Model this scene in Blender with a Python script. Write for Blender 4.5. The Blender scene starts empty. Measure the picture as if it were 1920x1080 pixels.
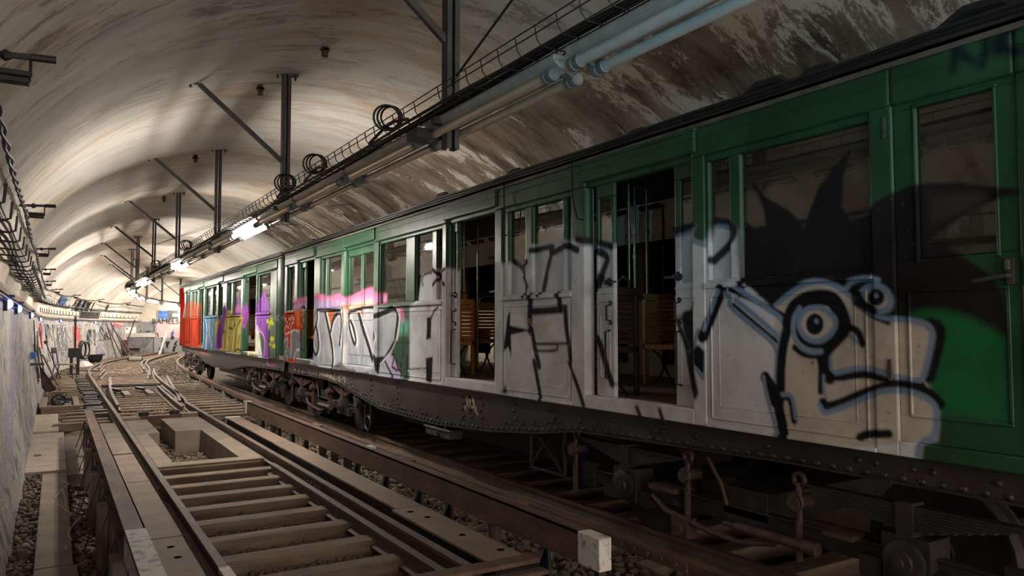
import bpy, math, random
import numpy as np
from mathutils import Vector, Matrix
random.seed(7)
RNG = np.random.default_rng(11)
SC = bpy.context.scene
COL = SC.collection
# ------------------------------------------------------------------ camera, world, exposure
FPX = 1400.0
YAW, PIT, CAMZ = math.radians(31.38), math.radians(2.985), 1.65
cam_d = bpy.data.cameras.new('camera')
cam_d.sensor_width = 36.0
cam_d.lens = FPX / 1920 * 36
cam_d.clip_start = .02
cam = bpy.data.objects.new('camera', cam_d)
COL.objects.link(cam)
cam.location = (0, 0, CAMZ)
cam.rotation_euler = (math.pi / 2 + PIT, 0, -YAW)
SC.camera = cam
w = bpy.data.worlds.new('world')
SC.world = w
w.use_nodes = True
w.node_tree.nodes['Background'].inputs[0].default_value = (1, .88, .78, 1)
w.node_tree.nodes['Background'].inputs[1].default_value = .4
SC.view_settings.view_transform = 'Standard'
SC.view_settings.look = 'None'
SC.view_settings.exposure = 3.2
SC.view_settings.gamma = 1.0
SC.view_settings.use_curve_mapping = False
TUBE_POWER = 23.0
BLUE_POWER = 2.0

# ------------------------------------------------------------------ projection maths (pixel of the 1920x1080 frame -> point in the place)
_F = np.array([math.sin(YAW) * math.cos(PIT), math.cos(YAW) * math.cos(PIT), math.sin(PIT)])
_R = np.array([math.cos(YAW), -math.sin(YAW), 0])
_U = np.cross(_R, _F)
def _ray(x, y): return _F + _R * (x - 960) / FPX - _U * (y - 540) / FPX
def PX(x, y, X):
    d = _ray(x, y); return np.array([0, 0, CAMZ]) + d * X / d[0]
def PZ(x, y, Z):
    d = _ray(x, y); return np.array([0, 0, CAMZ]) + d * (Z - CAMZ) / d[2]

# ------------------------------------------------------------------ the tunnel turns right past s = 29 m
S0, RAD = 29.0, 70.0
def bend(x, s, z=0.0):
    if s <= S0: return (x, s, z)
    a = (s - S0) / RAD
    return (RAD - (RAD - x) * math.cos(a), S0 + (RAD - x) * math.sin(a), z)
def bang(s): return 0.0 if s <= S0 else -(s - S0) / RAD

# ------------------------------------------------------------------ materials
def _mat(name):
    m = bpy.data.materials.new(name); m.use_nodes = True
    nt = m.node_tree; return m, nt, nt.nodes['Principled BSDF']
def L(nt, a, b): nt.links.new(a, b)
def N(nt, t, **k):
    n = nt.nodes.new(t)
    for a, v in k.items(): setattr(n, a, v)
    return n
def noise(nt, scale, detail=6, rough=.6, vec=None, dist=0.0):
    n = N(nt, 'ShaderNodeTexNoise'); n.inputs['Scale'].default_value = scale
    n.inputs['Detail'].default_value = detail; n.inputs['Roughness'].default_value = rough
    n.inputs['Distortion'].default_value = dist
    if vec is not None: L(nt, vec, n.inputs['Vector'])
    return n.outputs['Fac']
def ramp(nt, fac, stops, interp='LINEAR'):
    r = N(nt, 'ShaderNodeValToRGB'); r.color_ramp.interpolation = interp
    e = r.color_ramp.elements
    while len(e) < len(stops): e.new(.5)
    for el, (p, c) in zip(e, stops):
        el.position = p; el.color = (c[0], c[1], c[2], 1) if not isinstance(c, (int, float)) else (c, c, c, 1)
    L(nt, fac, r.inputs[0]); return r.outputs[0]
def mixc(nt, fac, a, b, mode='MIX'):
    n = N(nt, 'ShaderNodeMix', data_type='RGBA', blend_type=mode)
    for i, v in ((0, fac), (6, a), (7, b)):
        if hasattr(v, 'links'): L(nt, v, n.inputs[i])
        elif i == 0: n.inputs[0].default_value = v
        else: n.inputs[i].default_value = (v[0], v[1], v[2], 1)
    return n.outputs[2]
def math_(nt, op, a, b=None, clamp=False):
    n = N(nt, 'ShaderNodeMath', operation=op); n.use_clamp = clamp
    for i, v in ((0, a), (1, b)):
        if v is None: continue
        if hasattr(v, 'links'): L(nt, v, n.inputs[i])
        else: n.inputs[i].default_value = v
    return n.outputs[0]
def bump(nt, bs, h, strength=.3, dist=.01):
    b = N(nt, 'ShaderNodeBump'); b.inputs['Strength'].default_value = strength; b.inputs['Distance'].default_value = dist
    L(nt, h, b.inputs['Height']); L(nt, b.outputs[0], bs.inputs['Normal'])
def coords(nt, scale=(1, 1, 1), space='object'):
    if space == 'world': o = N(nt, 'ShaderNodeNewGeometry').outputs['Position']
    else: o = N(nt, 'ShaderNodeTexCoord').outputs['Object']
    mp = N(nt, 'ShaderNodeMapping'); mp.inputs['Scale'].default_value = scale
    L(nt, o, mp.inputs['Vector']); return mp.outputs[0]
MATS = {}
def mat(name, c1, c2=None, rough=.6, metal=0.0, scale=8.0, lo=.35, hi=.65, bmp=.2, stretch=(1, 1, 1), bd=.006, spec=.4, space='world'):
    if name in MATS: return MATS[name]
    m, nt, bs = _mat(name)
    c2 = c2 or tuple(v * .6 for v in c1)
    v = coords(nt, stretch, space)
    f = noise(nt, scale, 8, .62, v)
    L(nt, ramp(nt, f, [(lo, c1), (hi, c2)]), bs.inputs['Base Color'])
    bs.inputs['Roughness'].default_value = rough; bs.inputs['Metallic'].default_value = metal
    bs.inputs['Specular IOR Level'].default_value = spec
    if bmp: bump(nt, bs, noise(nt, scale * 4, 6, .6, v), bmp, bd)
    MATS[name] = m; return m
def emat(name, col, power):
    m, nt, bs = _mat(name)
    bs.inputs['Base Color'].default_value = (*col, 1)
    bs.inputs['Emission Color'].default_value = (*col, 1); bs.inputs['Emission Strength'].default_value = power
    MATS[name] = m; return m

ballast_m = mat('ballast', (.2, .15, .11), (.08, .058, .042), .9, scale=3)
dirt = mat('dirt', (.15, .115, .085), (.07, .052, .038), .95, scale=5, bmp=.6, bd=.02)
sleeper_m = mat('sleeper_wood', (.24, .175, .125), (.13, .09, .065), .85, scale=3, stretch=(.6, 4, 4), bmp=.35)
plank_m = mat('running_strip', (.25, .18, .13), (.17, .12, .088), .75, scale=2.5, stretch=(1, 1, 1), bmp=.2)
rail_m = mat('rail_steel', (.15, .108, .078), (.09, .062, .046), .7, .0, scale=6, stretch=(3, .5, 3), bmp=.15)
rust_m = mat('rust_bar', (.16, .09, .058), (.075, .045, .033), .7, .15, scale=4, stretch=(2, .6, 2), bmp=.25)
conc = mat('concrete', (.24, .19, .145), (.16, .125, .095), .9, scale=2.5, bmp=.3)
cbrk = mat('concrete_bright', (.36, .3, .24), (.24, .19, .15), .9, scale=4, bmp=.3)
black = mat('black_steel', (.018, .018, .02), (.035, .03, .028), .5, .3, scale=9, bmp=.15)
under_m = mat('underframe_steel', (.055, .048, .045), (.028, .025, .024), .5, .4, scale=5, bmp=.25)
rustp = mat('rust_parts', (.12, .065, .045), (.05, .034, .028), .6, .3, scale=9, bmp=.3)
grey = mat('painted_steel_grey', (.085, .082, .08), (.055, .052, .05), .5, .4, scale=6, bmp=.1)
pale = mat('pale_grey_paint', (.42, .4, .36), (.3, .28, .25), .6, scale=5, bmp=.1)
white_m = mat('white_paint', (.62, .59, .54), (.3, .27, .23), .7, scale=14, lo=.5, hi=.62, bmp=.4)
wirem = mat('wire', (.03, .028, .026), (.05, .045, .04), .5, .5, scale=12, bmp=0)
cable_m = mat('cable', (.016, .016, .017), None, .5, scale=12, bmp=0)
housing_m = mat('lamp_housing', (.55, .53, .48), (.4, .38, .34), .45, .3, scale=5, bmp=.05)
holder_m = mat('lamp_holder', (.2, .22, .22), (.14, .15, .15), .5, .2, scale=5, bmp=.05)
teal_m = mat('lamp_housing_teal', (.24, .42, .48), (.18, .32, .37), .45, .2, scale=4, bmp=.05)
wood_m = mat('varnished_wood', (.72, .3, .075), (.5, .18, .04), .32, scale=4, stretch=(1, 8, 1), bmp=.1, spec=.6)
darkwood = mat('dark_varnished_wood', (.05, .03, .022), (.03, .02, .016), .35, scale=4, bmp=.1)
cream = mat('cream_panel', (.68, .62, .48), (.58, .52, .4), .5, scale=3, bmp=.05)
ceilm = mat('car_ceiling', (.8, .76, .68), (.68, .63, .55), .55, scale=3, bmp=.05)
floor_m = mat('car_floor', (.26, .2, .15), (.18, .14, .11), .8, scale=5, bmp=.2)
brass = mat('brass_pole', (.5, .42, .25), (.3, .24, .14), .3, .9, scale=9, bmp=0)
maroon = mat('maroon_steel', (.09, .025, .022), (.06, .02, .018), .4, .2, scale=9, bmp=.05)
roof_m = mat('sooty_roof', (.045, .038, .034), (.09, .078, .066), .85, scale=5, bmp=.5, bd=.02)
green_steel = mat('green_paint_plain', (.03, .15, .065), (.02, .1, .045), .35, scale=4, bmp=.05)
rubber = mat('dark_rubber', (.02, .02, .02), None, .8, bmp=.1)
bluep = mat('blue_paint', (.03, .15, .5), None, .4, bmp=0)
redrust = mat('red_brown_paint', (.075, .03, .022), (.045, .02, .016), .7, bmp=.2)

# tube glass (unlit): brownish grey glossy
m, nt, bs = _mat('unlit_tube'); MATS['unlit_tube'] = m
bs.inputs['Base Color'].default_value = (.62, .5, .36, 1); bs.inputs['Metallic'].default_value = .45; bs.inputs['Roughness'].default_value = .24
unlit = m
paletube = mat('pale_unlit_tube', (.5, .5, .48), (.42, .42, .4), .2, bmp=0)
lit = emat('lit_tube', (1, .93, .84), TUBE_POWER)
bluelit = emat('blue_lamp_glow', (.05, .12, 1), BLUE_POWER)

# car paint: base coat plus what has been sprayed on it (colour attribute 'paint')
def paint_mat(name, base, rough=.36):
    m, nt, bs = _mat(name)
    at = N(nt, 'ShaderNodeAttribute', attribute_name='paint')
    v = coords(nt, (1, 1, 1), 'world')
    b = ramp(nt, noise(nt, 2.2, 7, .6, v), [(.35, base), (.7, tuple(x * .62 for x in base))])
    c = mixc(nt, at.outputs['Alpha'], b, at.outputs['Color'])
    cloud = ramp(nt, noise(nt, 1.7, 6, .62, v, .6), [(.32, .62), (.52, .95), (.7, 1.15)])
    c = mixc(nt, 1.0, c, cloud, 'MULTIPLY')
    dirtf = ramp(nt, noise(nt, 26, 8, .7, v), [(.6, 0), (.72, .55)])
    c = mixc(nt, dirtf, c, (.09, .075, .06))
    chips = ramp(nt, noise(nt, 60, 4, .8, coords(nt, (1, 1.6, .7), 'world')), [(.72, 0), (.735, .6)], 'LINEAR')
    c = mixc(nt, chips, c, (.55, .5, .4))
    L(nt, c, bs.inputs['Base Color'])
    r = math_(nt, 'MULTIPLY_ADD', at.outputs['Alpha'], .14); nt.nodes[-1].inputs[2].default_value = rough
    L(nt, r, bs.inputs['Roughness'])
    L(nt, ramp(nt, at.outputs['Alpha'], [(0, .26), (1, .0)]), bs.inputs['Specular IOR Level'])
    bump(nt, bs, noise(nt, 5, 5, .55, v), .12, .02)
    MATS[name] = m; return m
carpaint = paint_mat('green_car_paint', (.023, .085, .038))
solepaint = paint_mat('solebar_paint', (.05, .044, .042), .42)
# glass with sprayed paint on part of it
m, nt, bs = _mat('car_glass'); MATS['car_glass'] = m; glass_m = m
out = nt.nodes['Material Output']
at = N(nt, 'ShaderNodeAttribute', attribute_name='paint')
tr = N(nt, 'ShaderNodeBsdfTransparent'); tr.inputs[0].default_value = (.86, .87, .84, 1)
gl = N(nt, 'ShaderNodeBsdfGlossy'); gl.inputs['Roughness'].default_value = .03; gl.inputs[0].default_value = (.9, .9, .9, 1)
df = N(nt, 'ShaderNodeBsdfDiffuse'); df.inputs[0].default_value = (.2, .17, .13, 1)
lw = N(nt, 'ShaderNodeLayerWeight'); lw.inputs['Blend'].default_value = .42
mx = N(nt, 'ShaderNodeMixShader'); L(nt, math_(nt, 'ADD', lw.outputs['Fresnel'], .08, True), mx.inputs[0]); L(nt, tr.outputs[0], mx.inputs[1]); L(nt, gl.outputs[0], mx.inputs[2])
mx2 = N(nt, 'ShaderNodeMixShader')
gv = coords(nt, (1, 1, 1), 'world')
L(nt, ramp(nt, noise(nt, 3, 7, .65, gv), [(.3, .04), (.8, .2)]), mx2.inputs[0]); L(nt, mx.outputs[0], mx2.inputs[1]); L(nt, df.outputs[0], mx2.inputs[2])
L(nt, mixc(nt, 1.0, at.outputs['Color'], ramp(nt, noise(nt, 2, 6, .6, gv), [(.3, .7), (.7, 1.1)]), 'MULTIPLY'), bs.inputs['Base Color']); bs.inputs['Roughness'].default_value = .6; bs.inputs['Specular IOR Level'].default_value = .04
mx3 = N(nt, 'ShaderNodeMixShader'); L(nt, at.outputs['Alpha'], mx3.inputs[0]); L(nt, mx2.outputs[0], mx3.inputs[1]); L(nt, bs.outputs[0], mx3.inputs[2])
L(nt, mx3.outputs[0], out.inputs[0])

# vault plaster
m, nt, bs = _mat('vault_plaster'); vault_m = m
pos = N(nt, 'ShaderNodeNewGeometry').outputs['Position']
sx = N(nt, 'ShaderNodeSeparateXYZ'); L(nt, pos, sx.inputs[0])
ve = coords(nt, (.6, 1.7, .6), 'world')       # streaks that follow the arch
vf = coords(nt, (.7, 1.1, .7), 'world')
base = ramp(nt, noise(nt, .8, 8, .6, ve), [(.3, (.57, .53, .47)), (.55, (.67, .64, .58)), (.75, (.51, .46, .4))])
# rusty seepage on the left haunch
band = ramp(nt, noise(nt, .5, 6, .65, ve, .8), [(.52, 0), (.58, .6), (.64, 0)])
base = mixc(nt, band, base, (.5, .33, .17))
# dark scuffs
scuff = math_(nt, 'MAXIMUM', ramp(nt, noise(nt, 1.5, 13, .78, ve, .4), [(.52, 0), (.575, .85)]), ramp(nt, noise(nt, .7, 5, .6, ve, .4), [(.42, 0), (.65, .55)]))
mr = N(nt, 'ShaderNodeMapRange'); L(nt, sx.outputs[1], mr.inputs[0])
for i_, v_ in zip((1, 2, 3, 4), (2, 13, 1.0, .12)): mr.inputs[i_].default_value = v_
nearleft = math_(nt, 'MULTIPLY', scuff, mr.outputs[0])
base = mixc(nt, nearleft, base, (.1, .075, .055))
# brown bare side above the parked train, with flaked white patches
r1 = N(nt, 'ShaderNodeMapRange'); L(nt, math_(nt, 'ADD', sx.outputs[0], math_(nt, 'MULTIPLY', noise(nt, .9, 5, .6, vf), 1.4)), r1.inputs[0])
r1.inputs[1].default_value = 5.2; r1.inputs[2].default_value = 6.0
r2 = N(nt, 'ShaderNodeMapRange'); L(nt, math_(nt, 'ADD', sx.outputs[1], math_(nt, 'MULTIPLY', noise(nt, .6, 3, .5, vf), 3.0)), r2.inputs[0])
r2.inputs[1].default_value = 24; r2.inputs[2].default_value = 24.6; r2.inputs[3].default_value = 1; r2.inputs[4].default_value = 0
bare = math_(nt, 'MULTIPLY', r1.outputs[0], r2.outputs[0], True)
brown = ramp(nt, noise(nt, 1.5, 9, .65, ve), [(.35, (.32, .26, .2)), (.52, (.2, .15, .11)), (.64, (.08, .062, .05))])
flake = ramp(nt, noise(nt, .95, 14, .78, coords(nt, (.7, 1.5, .7), 'world'), .35), [(.52, 0), (.56, .85), (.66, .95), (.7, .1)])
brown = mixc(nt, flake, brown, (.68, .62, .53))
base = mixc(nt, bare, base, brown)
L(nt, base, bs.inputs['Base Color']); bs.inputs['Roughness'].default_value = .88; bs.inputs['Specular IOR Level'].default_value = .2
bump(nt, bs, noise(nt, 2.2, 10, .65, ve), .25, .025)

# scribbled side wall
m, nt, bs = _mat('scribbled_wall'); wallm = m
v1 = coords(nt, (1, .3, .55), 'world')
b0 = ramp(nt, noise(nt, 2, 7, .6, coords(nt, (1, 1, 1), 'world')), [(.3, (.13, .12, .11)), (.5, (.2, .185, .165)), (.72, (.27, .245, .21))])
pat = ramp(nt, noise(nt, .75, 3, .5, v1), [(.36, (.17, .13, .24)), (.42, (.3, .28, .25)), (.5, (.27, .24, .2)), (.57, (.13, .13, .14)), (.62, (.3, .28, .25)), (.68, (.13, .22, .14))], 'CONSTANT')
b1 = mixc(nt, ramp(nt, noise(nt, .4, 2, .5, v1), [(.38, .25), (.55, .8)]), b0, pat)
n1 = noise(nt, 2.1, 1.5, .4, v1, 1.8)
ln = ramp(nt, n1, [(.44, 0), (.455, 1), (.505, 1), (.52, 0)])
b2 = mixc(nt, math_(nt, 'MULTIPLY', ln, ramp(nt, noise(nt, .8, 2, .5, v1), [(.38, 0), (.46, .9)])), b1, (.05, .045, .05))
n2 = noise(nt, 3.4, 1.5, .4, coords(nt, (1, .7, 1.1), 'world'), 2.2)
ln2 = ramp(nt, n2, [(.53, 0), (.54, 1), (.56, 1), (.57, 0)])
b3 = mixc(nt, math_(nt, 'MULTIPLY', ln2, .7), b2, (.5, .48, .46))
n3 = noise(nt, 1.3, 2, .5, coords(nt, (1, 1.6, .45), 'world'), 2.6)
b3 = mixc(nt, math_(nt, 'MULTIPLY', ramp(nt, n3, [(.485, 0), (.495, 1), (.515, 1), (.525, 0)]), .75), b3, (.06, .055, .06))
L(nt, b3, bs.inputs['Base Color']); bs.inputs['Roughness'].default_value = .6
bump(nt, bs, noise(nt, 8, 6, .6, v1), .25, .01)

# ------------------------------------------------------------------ mesh builder
ORG = {}
class B:
    def __init__(s): s.v = []; s.f = []
    def add(s, v, f):
        o = len(s.v); s.v += [tuple(map(float, p)) for p in v]; s.f += [tuple(i + o for i in q) for q in f]; return s
    def box(s, x0, x1, y0, y1, z0, z1):
        return s.add([(x0, y0, z0), (x1, y0, z0), (x1, y1, z0), (x0, y1, z0), (x0, y0, z1), (x1, y0, z1), (x1, y1, z1), (x0, y1, z1)],
                     [(0, 3, 2, 1), (4, 5, 6, 7), (0, 1, 5, 4), (1, 2, 6, 5), (2, 3, 7, 6), (3, 0, 4, 7)])
    def bar(s, p0, p1, wd, ht=None, up=(0, 0, 1)):       # rectangular bar between two points
        ht = ht or wd; a, b = Vector(p0), Vector(p1); d = (b - a).normalized(); u = Vector(up)
        if abs(d.dot(u)) > .98: u = Vector((0, 1, 0))
        r = d.cross(u).normalized(); u = r.cross(d)
        v = [p + r * (i * wd / 2) + u * (j * ht / 2) for p in (a, b) for i, j in ((-1, -1), (1, -1), (1, 1), (-1, 1))]
        return s.add(v, [(0, 1, 2, 3), (7, 6, 5, 4), (0, 4, 5, 1), (1, 5, 6, 2), (2, 6, 7, 3), (3, 7, 4, 0)])
    def tube(s, pts, r, n=8, cap=True, closed=False):
        P = [Vector(p) for p in pts]; m_ = len(P); rs = r if isinstance(r, (list, tuple)) else [r] * m_
        v = []; u = None
        for i, p in enumerate(P):
            if closed: d = (P[(i + 1) % m_] - P[i - 1]).normalized()
            else: d = (P[min(i + 1, m_ - 1)] - P[max(i - 1, 0)]).normalized()
            if u is None:
                u = Vector((0, 0, 1)) if abs(d.z) < .9 else Vector((1, 0, 0))
            u = (u - d * u.dot(d)).normalized(); q = d.cross(u)
            v += [p + (u * math.cos(t) + q * math.sin(t)) * rs[i] for t in [2 * math.pi * k / n for k in range(n)]]
        f = []
        for i in range(m_ if closed else m_ - 1):
            for k in range(n):
                a, b = i * n + k, i * n + (k + 1) % n
                c, d_ = ((i + 1) % m_) * n + (k + 1) % n, ((i + 1) % m_) * n + k
                f.append((a, b, c, d_))
        if cap and not closed: f += [tuple(range(n))[::-1], tuple(range((m_ - 1) * n, m_ * n))]
        return s.add(v, f)
    def cyl(s, p0, p1, r, n=14, r1=None): return s.tube([p0, p1], [r, r1 if r1 is not None else r], n)
    def ring(s, c, r, t, axis=(0, 1, 0), n=20, m_=6):
        a = Vector(axis).normalized(); u = a.orthogonal().normalized(); q = a.cross(u)
        return s.tube([Vector(c) + (u * math.cos(2 * math.pi * k / n) + q * math.sin(2 * math.pi * k / n)) * r for k in range(n)], t, m_, closed=True)
    def lathe(s, c, prof, n=16, axis=(0, 0, 1)):         # prof: (radius, distance along the axis)
        a = Vector(axis).normalized(); u = a.orthogonal().normalized(); q = a.cross(u); c = Vector(c)
        v = [c + a * h + (u * math.cos(2 * math.pi * k / n) + q * math.sin(2 * math.pi * k / n)) * r for r, h in prof for k in range(n)]
        f = [(i * n + k, i * n + (k + 1) % n, (i + 1) * n + (k + 1) % n, (i + 1) * n + k) for i in range(len(prof) - 1) for k in range(n)]
        f += [tuple(range(n))[::-1], tuple(range((len(prof) - 1) * n, len(prof) * n))]
        return s.add(v, f)
    def prism(s, poly, x0, x1, plane='x'):               # polygon (a,b) pushed along one axis
        def P(a, b, c): return {'x': (c, a, b), 'y': (a, c, b), 'z': (a, b, c)}[plane]
        n = len(poly); v = [P(a, b, x0) for a, b in poly] + [P(a, b, x1) for a, b in poly]
        return s.add(v, [tuple(range(n))[::-1], tuple(range(n, 2 * n))] + [(i, (i + 1) % n, n + (i + 1) % n, n + i) for i in range(n)])
    def sweep(s, prof, path, cap=True):                   # prof (dx,dz) carried along path of (x,s) track coordinates, z
        n = len(prof); v = []
        for (x, sy, z) in path: v += [bend(x + dx, sy, z + dz) for dx, dz in prof]
        f = [(i * n + k, i * n + (k + 1) % n, (i + 1) * n + (k + 1) % n, (i + 1) * n + k) for i in range(len(path) - 1) for k in range(n)]
        if cap: f += [tuple(range(n))[::-1], tuple(range((len(path) - 1) * n, len(path) * n))]
        return s.add(v, f)
    def build(s, name, m_, parent=None, smooth=False, org=None, bevel=0, fix=True):
        if not s.v: return None
        if parent is not None: o3 = ORG[parent.name]
        elif org is not None: o3 = org
        else:
            a = np.array(s.v); o3 = (float(a[:, 0].mean()), float(a[:, 1].mean()), float(a[:, 2].min()))
        me = bpy.data.meshes.new(name)
        me.from_pydata([(p[0] - o3[0], p[1] - o3[1], p[2] - o3[2]) for p in s.v], [], s.f)
        if fix:
            import bmesh
            bm = bmesh.new(); bm.from_mesh(me); bmesh.ops.recalc_face_normals(bm, faces=bm.faces); bm.to_mesh(me); bm.free()
        if smooth:
            me.polygons.foreach_set('use_smooth', [True] * len(me.polygons))
            me.set_sharp_from_angle(angle=math.radians(40))
        me.materials.append(m_)
        o = bpy.data.objects.new(name, me); COL.objects.link(o)
        if parent is not None: o.parent = parent
        else: o.location = o3
        if bevel:
            bv = o.modifiers.new('bevel', 'BEVEL'); bv.width = bevel; bv.segments = 1; bv.limit_method = 'ANGLE'
        ORG[o.name] = o3; return o
def thing(name, label, cat, loc=(0, 0, 0), group=None):
    o = bpy.data.objects.new(name, None); COL.objects.link(o); o.location = loc; o.empty_display_size = .2
    ORG[o.name] = tuple(map(float, loc)); return tag(o, label, cat, group)
def tag(o, label, cat, group=None, kind=None):
    o['label'] = label; o['category'] = cat
    if group: o['group'] = group
    if kind: o['kind'] = kind
    return o
def struct(o): o['kind'] = 'structure'; return o
def kids(o): return [c for c in bpy.data.objects if c.parent == o]
def copy_tree(o, children, loc, rotz, label):
    r = o.copy(); COL.objects.link(r); r.location = loc; r.rotation_euler = (0, 0, rotz); r['label'] = label
    for c, subs in children:
        d = c.copy(); COL.objects.link(d); d.parent = r
        for g in subs:
            e = g.copy(); COL.objects.link(e); e.parent = d
    return r
def tree(o): return [(c, kids(c)) for c in kids(o)]
ONES = 'zeroth first second third fourth fifth sixth seventh eighth ninth tenth eleventh twelfth thirteenth fourteenth fifteenth sixteenth seventeenth eighteenth nineteenth'.split()
def nth(n):
    if n < 20: return ONES[n]
    t, u = divmod(n, 10); w_ = {2: 'twent', 3: 'thirt', 4: 'fort', 5: 'fift', 6: 'sixt', 7: 'sevent'}[t]
    return w_ + 'ieth' if u == 0 else w_ + 'y-' + ONES[u]
def srange(a, b, step): return [a + (b - a) * i / max(1, round((b - a) / step)) for i in range(max(1, round((b - a) / step)) + 1)]

# ------------------------------------------------------------------ painted marks: polygons and strokes laid on a plane in metres
def crop(ox, oy, sc, X):
    return lambda pts: [tuple(PX(ox + x / sc, oy + y / sc, X)[1:]) for x, y in pts]
def smooth_line(p, closed=False):
    p = np.array(p, float)
    for _ in range(2):
        q = [p[0]]
        for i in range(len(p) - 1): q += [p[i] * .75 + p[i + 1] * .25, p[i] * .25 + p[i + 1] * .75]
        q.append(p[-1]); p = np.array(q)
    return p
def seg_dist(P, A, Bv):
    d = Bv - A; L2 = max(1e-9, float(d @ d)); t = np.clip(((P - A) @ d) / L2, 0, 1)
    return np.linalg.norm(P - (A + t[:, None] * d), axis=1)
def inside(P, poly):
    r = np.zeros(len(P), bool); n = len(poly)
    for i in range(n):
        a, b = poly[i], poly[(i + 1) % n]
        if a[1] == b[1]: continue
        c = ((P[:, 1] < a[1]) != (P[:, 1] < b[1])) & (P[:, 0] < (b[0] - a[0]) * (P[:, 1] - a[1]) / (b[1] - a[1]) + a[0])
        r ^= c
    return r
def evaluate(layers, Y, Z):
    P = np.stack([Y, Z], 1); C = np.zeros((len(P), 4)); 
    for kind, pts, col, wd, soft, al in layers:
        pts = np.array(pts, float)
        pad = wd / 2 + soft
        m_ = (P[:, 0] > pts[:, 0].min() - pad) & (P[:, 0] < pts[:, 0].max() + pad) & (P[:, 1] > pts[:, 1].min() - pad) & (P[:, 1] < pts[:, 1].max() + pad)
        if not m_.any(): continue
        Q = P[m_]
        if kind == 'line':
            pp = smooth_line(pts) if len(pts) > 2 else pts
            d = np.full(len(Q), 1e9)
            for i in range(len(pp) - 1): d = np.minimum(d, seg_dist(Q, pp[i], pp[i + 1]))
            a = np.clip((wd / 2 + soft - d) / (2 * soft), 0, 1)
        else:
            d = np.full(len(Q), 1e9)
            for i in range(len(pts)): d = np.minimum(d, seg_dist(Q, pts[i], pts[(i + 1) % len(pts)]))
            ins = inside(Q, pts)
            a = np.where(ins, np.clip(.5 + d / (2 * soft), 0, 1), np.clip(.5 - d / (2 * soft), 0, 1))
        a = (a * al)[:, None]; cc = C[m_]
        na = a[:, 0] + cc[:, 3] * (1 - a[:, 0])
        rgb = (np.array(col)[None] * a + cc[:, :3] * cc[:, 3:4] * (1 - a)) / np.maximum(na, 1e-6)[:, None]
        cc[:, :3] = rgb; cc[:, 3] = na; C[m_] = cc
    return C
def plate(x0, x1, y0, y1, z0, z1, res, out=None):
    """front face as a fine grid at x0 (y-z), closed by plain sides to x1; returns v, f arrays"""
    ny = max(1, int(math.ceil((y1 - y0) / res))); nz = max(1, int(math.ceil((z1 - z0) / res)))
    ys = np.linspace(y0, y1, ny + 1); zs = np.linspace(z0, z1, nz + 1)
    YY, ZZ = np.meshgrid(ys, zs, indexing='ij'); n = (ny + 1) * (nz + 1)
    v = np.stack([np.full(n, x0), YY.ravel(), ZZ.ravel()], 1)
    i, j = np.meshgrid(np.arange(ny), np.arange(nz), indexing='ij'); a = (i * (nz + 1) + j).ravel()
    f = np.stack([a, a + 1, a + nz + 2, a + nz + 1], 1)
    v2 = v.copy(); v2[:, 0] = x1
    idx = lambda i_, j_: i_ * (nz + 1) + j_
    rim = [idx(k, 0) for k in range(ny + 1)] + [idx(ny, k) for k in range(1, nz + 1)] + [idx(k, nz) for k in range(ny - 1, -1, -1)] + [idx(0, k) for k in range(nz - 1, 0, -1)]
    rim = np.array(rim); back = v[rim].copy(); back[:, 0] = x1; m_ = len(rim)
    k = np.arange(m_); side = np.stack([rim[k], rim[(k + 1) % m_], n + (k + 1) % m_, n + k], 1)
    return np.vstack([v, back]), np.vstack([f, side])
def fine(name, m_, parent, layers, pieces):
    """one mesh out of several plates, with the paint attribute"""
    V = []; F = []; o = 0
    for p in pieces:
        v, f = plate(*p); V.append(v); F.append(f + o); o += len(v)
    V = np.vstack(V); F = np.vstack(F); o3 = np.array(ORG[parent.name])
    me = bpy.data.meshes.new(name); me.vertices.add(len(V)); me.vertices.foreach_set('co', (V - o3).ravel())
    me.loops.add(F.size); me.loops.foreach_set('vertex_index', F.ravel().astype(np.int32))
    me.polygons.add(len(F)); me.polygons.foreach_set('loop_start', np.arange(0, F.size, 4, dtype=np.int32))
    me.update(calc_edges=True)
    at_ = me.color_attributes.new('paint', 'FLOAT_COLOR', 'POINT')
    at_.data.foreach_set('color', evaluate(layers, V[:, 1], V[:, 2]).ravel())
    me.materials.append(m_)
    ob = bpy.data.objects.new(name, me); COL.objects.link(ob); ob.parent = parent; ORG[ob.name] = tuple(o3); return ob

# ================================================================== THE TUNNEL
VC, VA, VB, VZ = 3.25, 4.0, 3.01, 1.9
def vault_z(x): return VZ + VB * math.sqrt(max(0, 1 - ((x - VC) / VA) ** 2))
SS = srange(-9, 29, 1.0)[:-1] + srange(29, 66, 1.0)
def vault_mesh():
    na = 56; ss = srange(-4, 61, .4); v = []; f = []
    for s in ss:
        for k in range(na + 1):
            t = math.pi * k / na
            und = 1 + (.027 * math.cos(2 * math.pi * (s - 1.5) / 4.75 + .5 * math.sin(t * 2)) + .006 * math.sin(s * 3.1 + t)) * math.sin(t) ** .7 * min(1, max(0, (s - 8) / 6))
            v.append(bend(VC - VA * math.cos(t) * und, s, VZ + VB * math.sin(t) * und))
    for i in range(len(ss) - 1):
        for k in range(na):
            a = i * (na + 1) + k; f.append((a, a + na + 1, a + na + 2, a + 1))
    b = B(); b.add(v, f); return b
o = struct(vault_mesh().build('ceiling', vault_m, smooth=True, fix=False, org=(0, 0, 0)))
path = lambda x, z, a=-4, b_=60: [(x, s, z) for s in srange(a, 29, 2) [:-1] + srange(29, b_, 1)] if b_ > 29 else [(x, s, z) for s in srange(a, b_, 1)]
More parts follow.
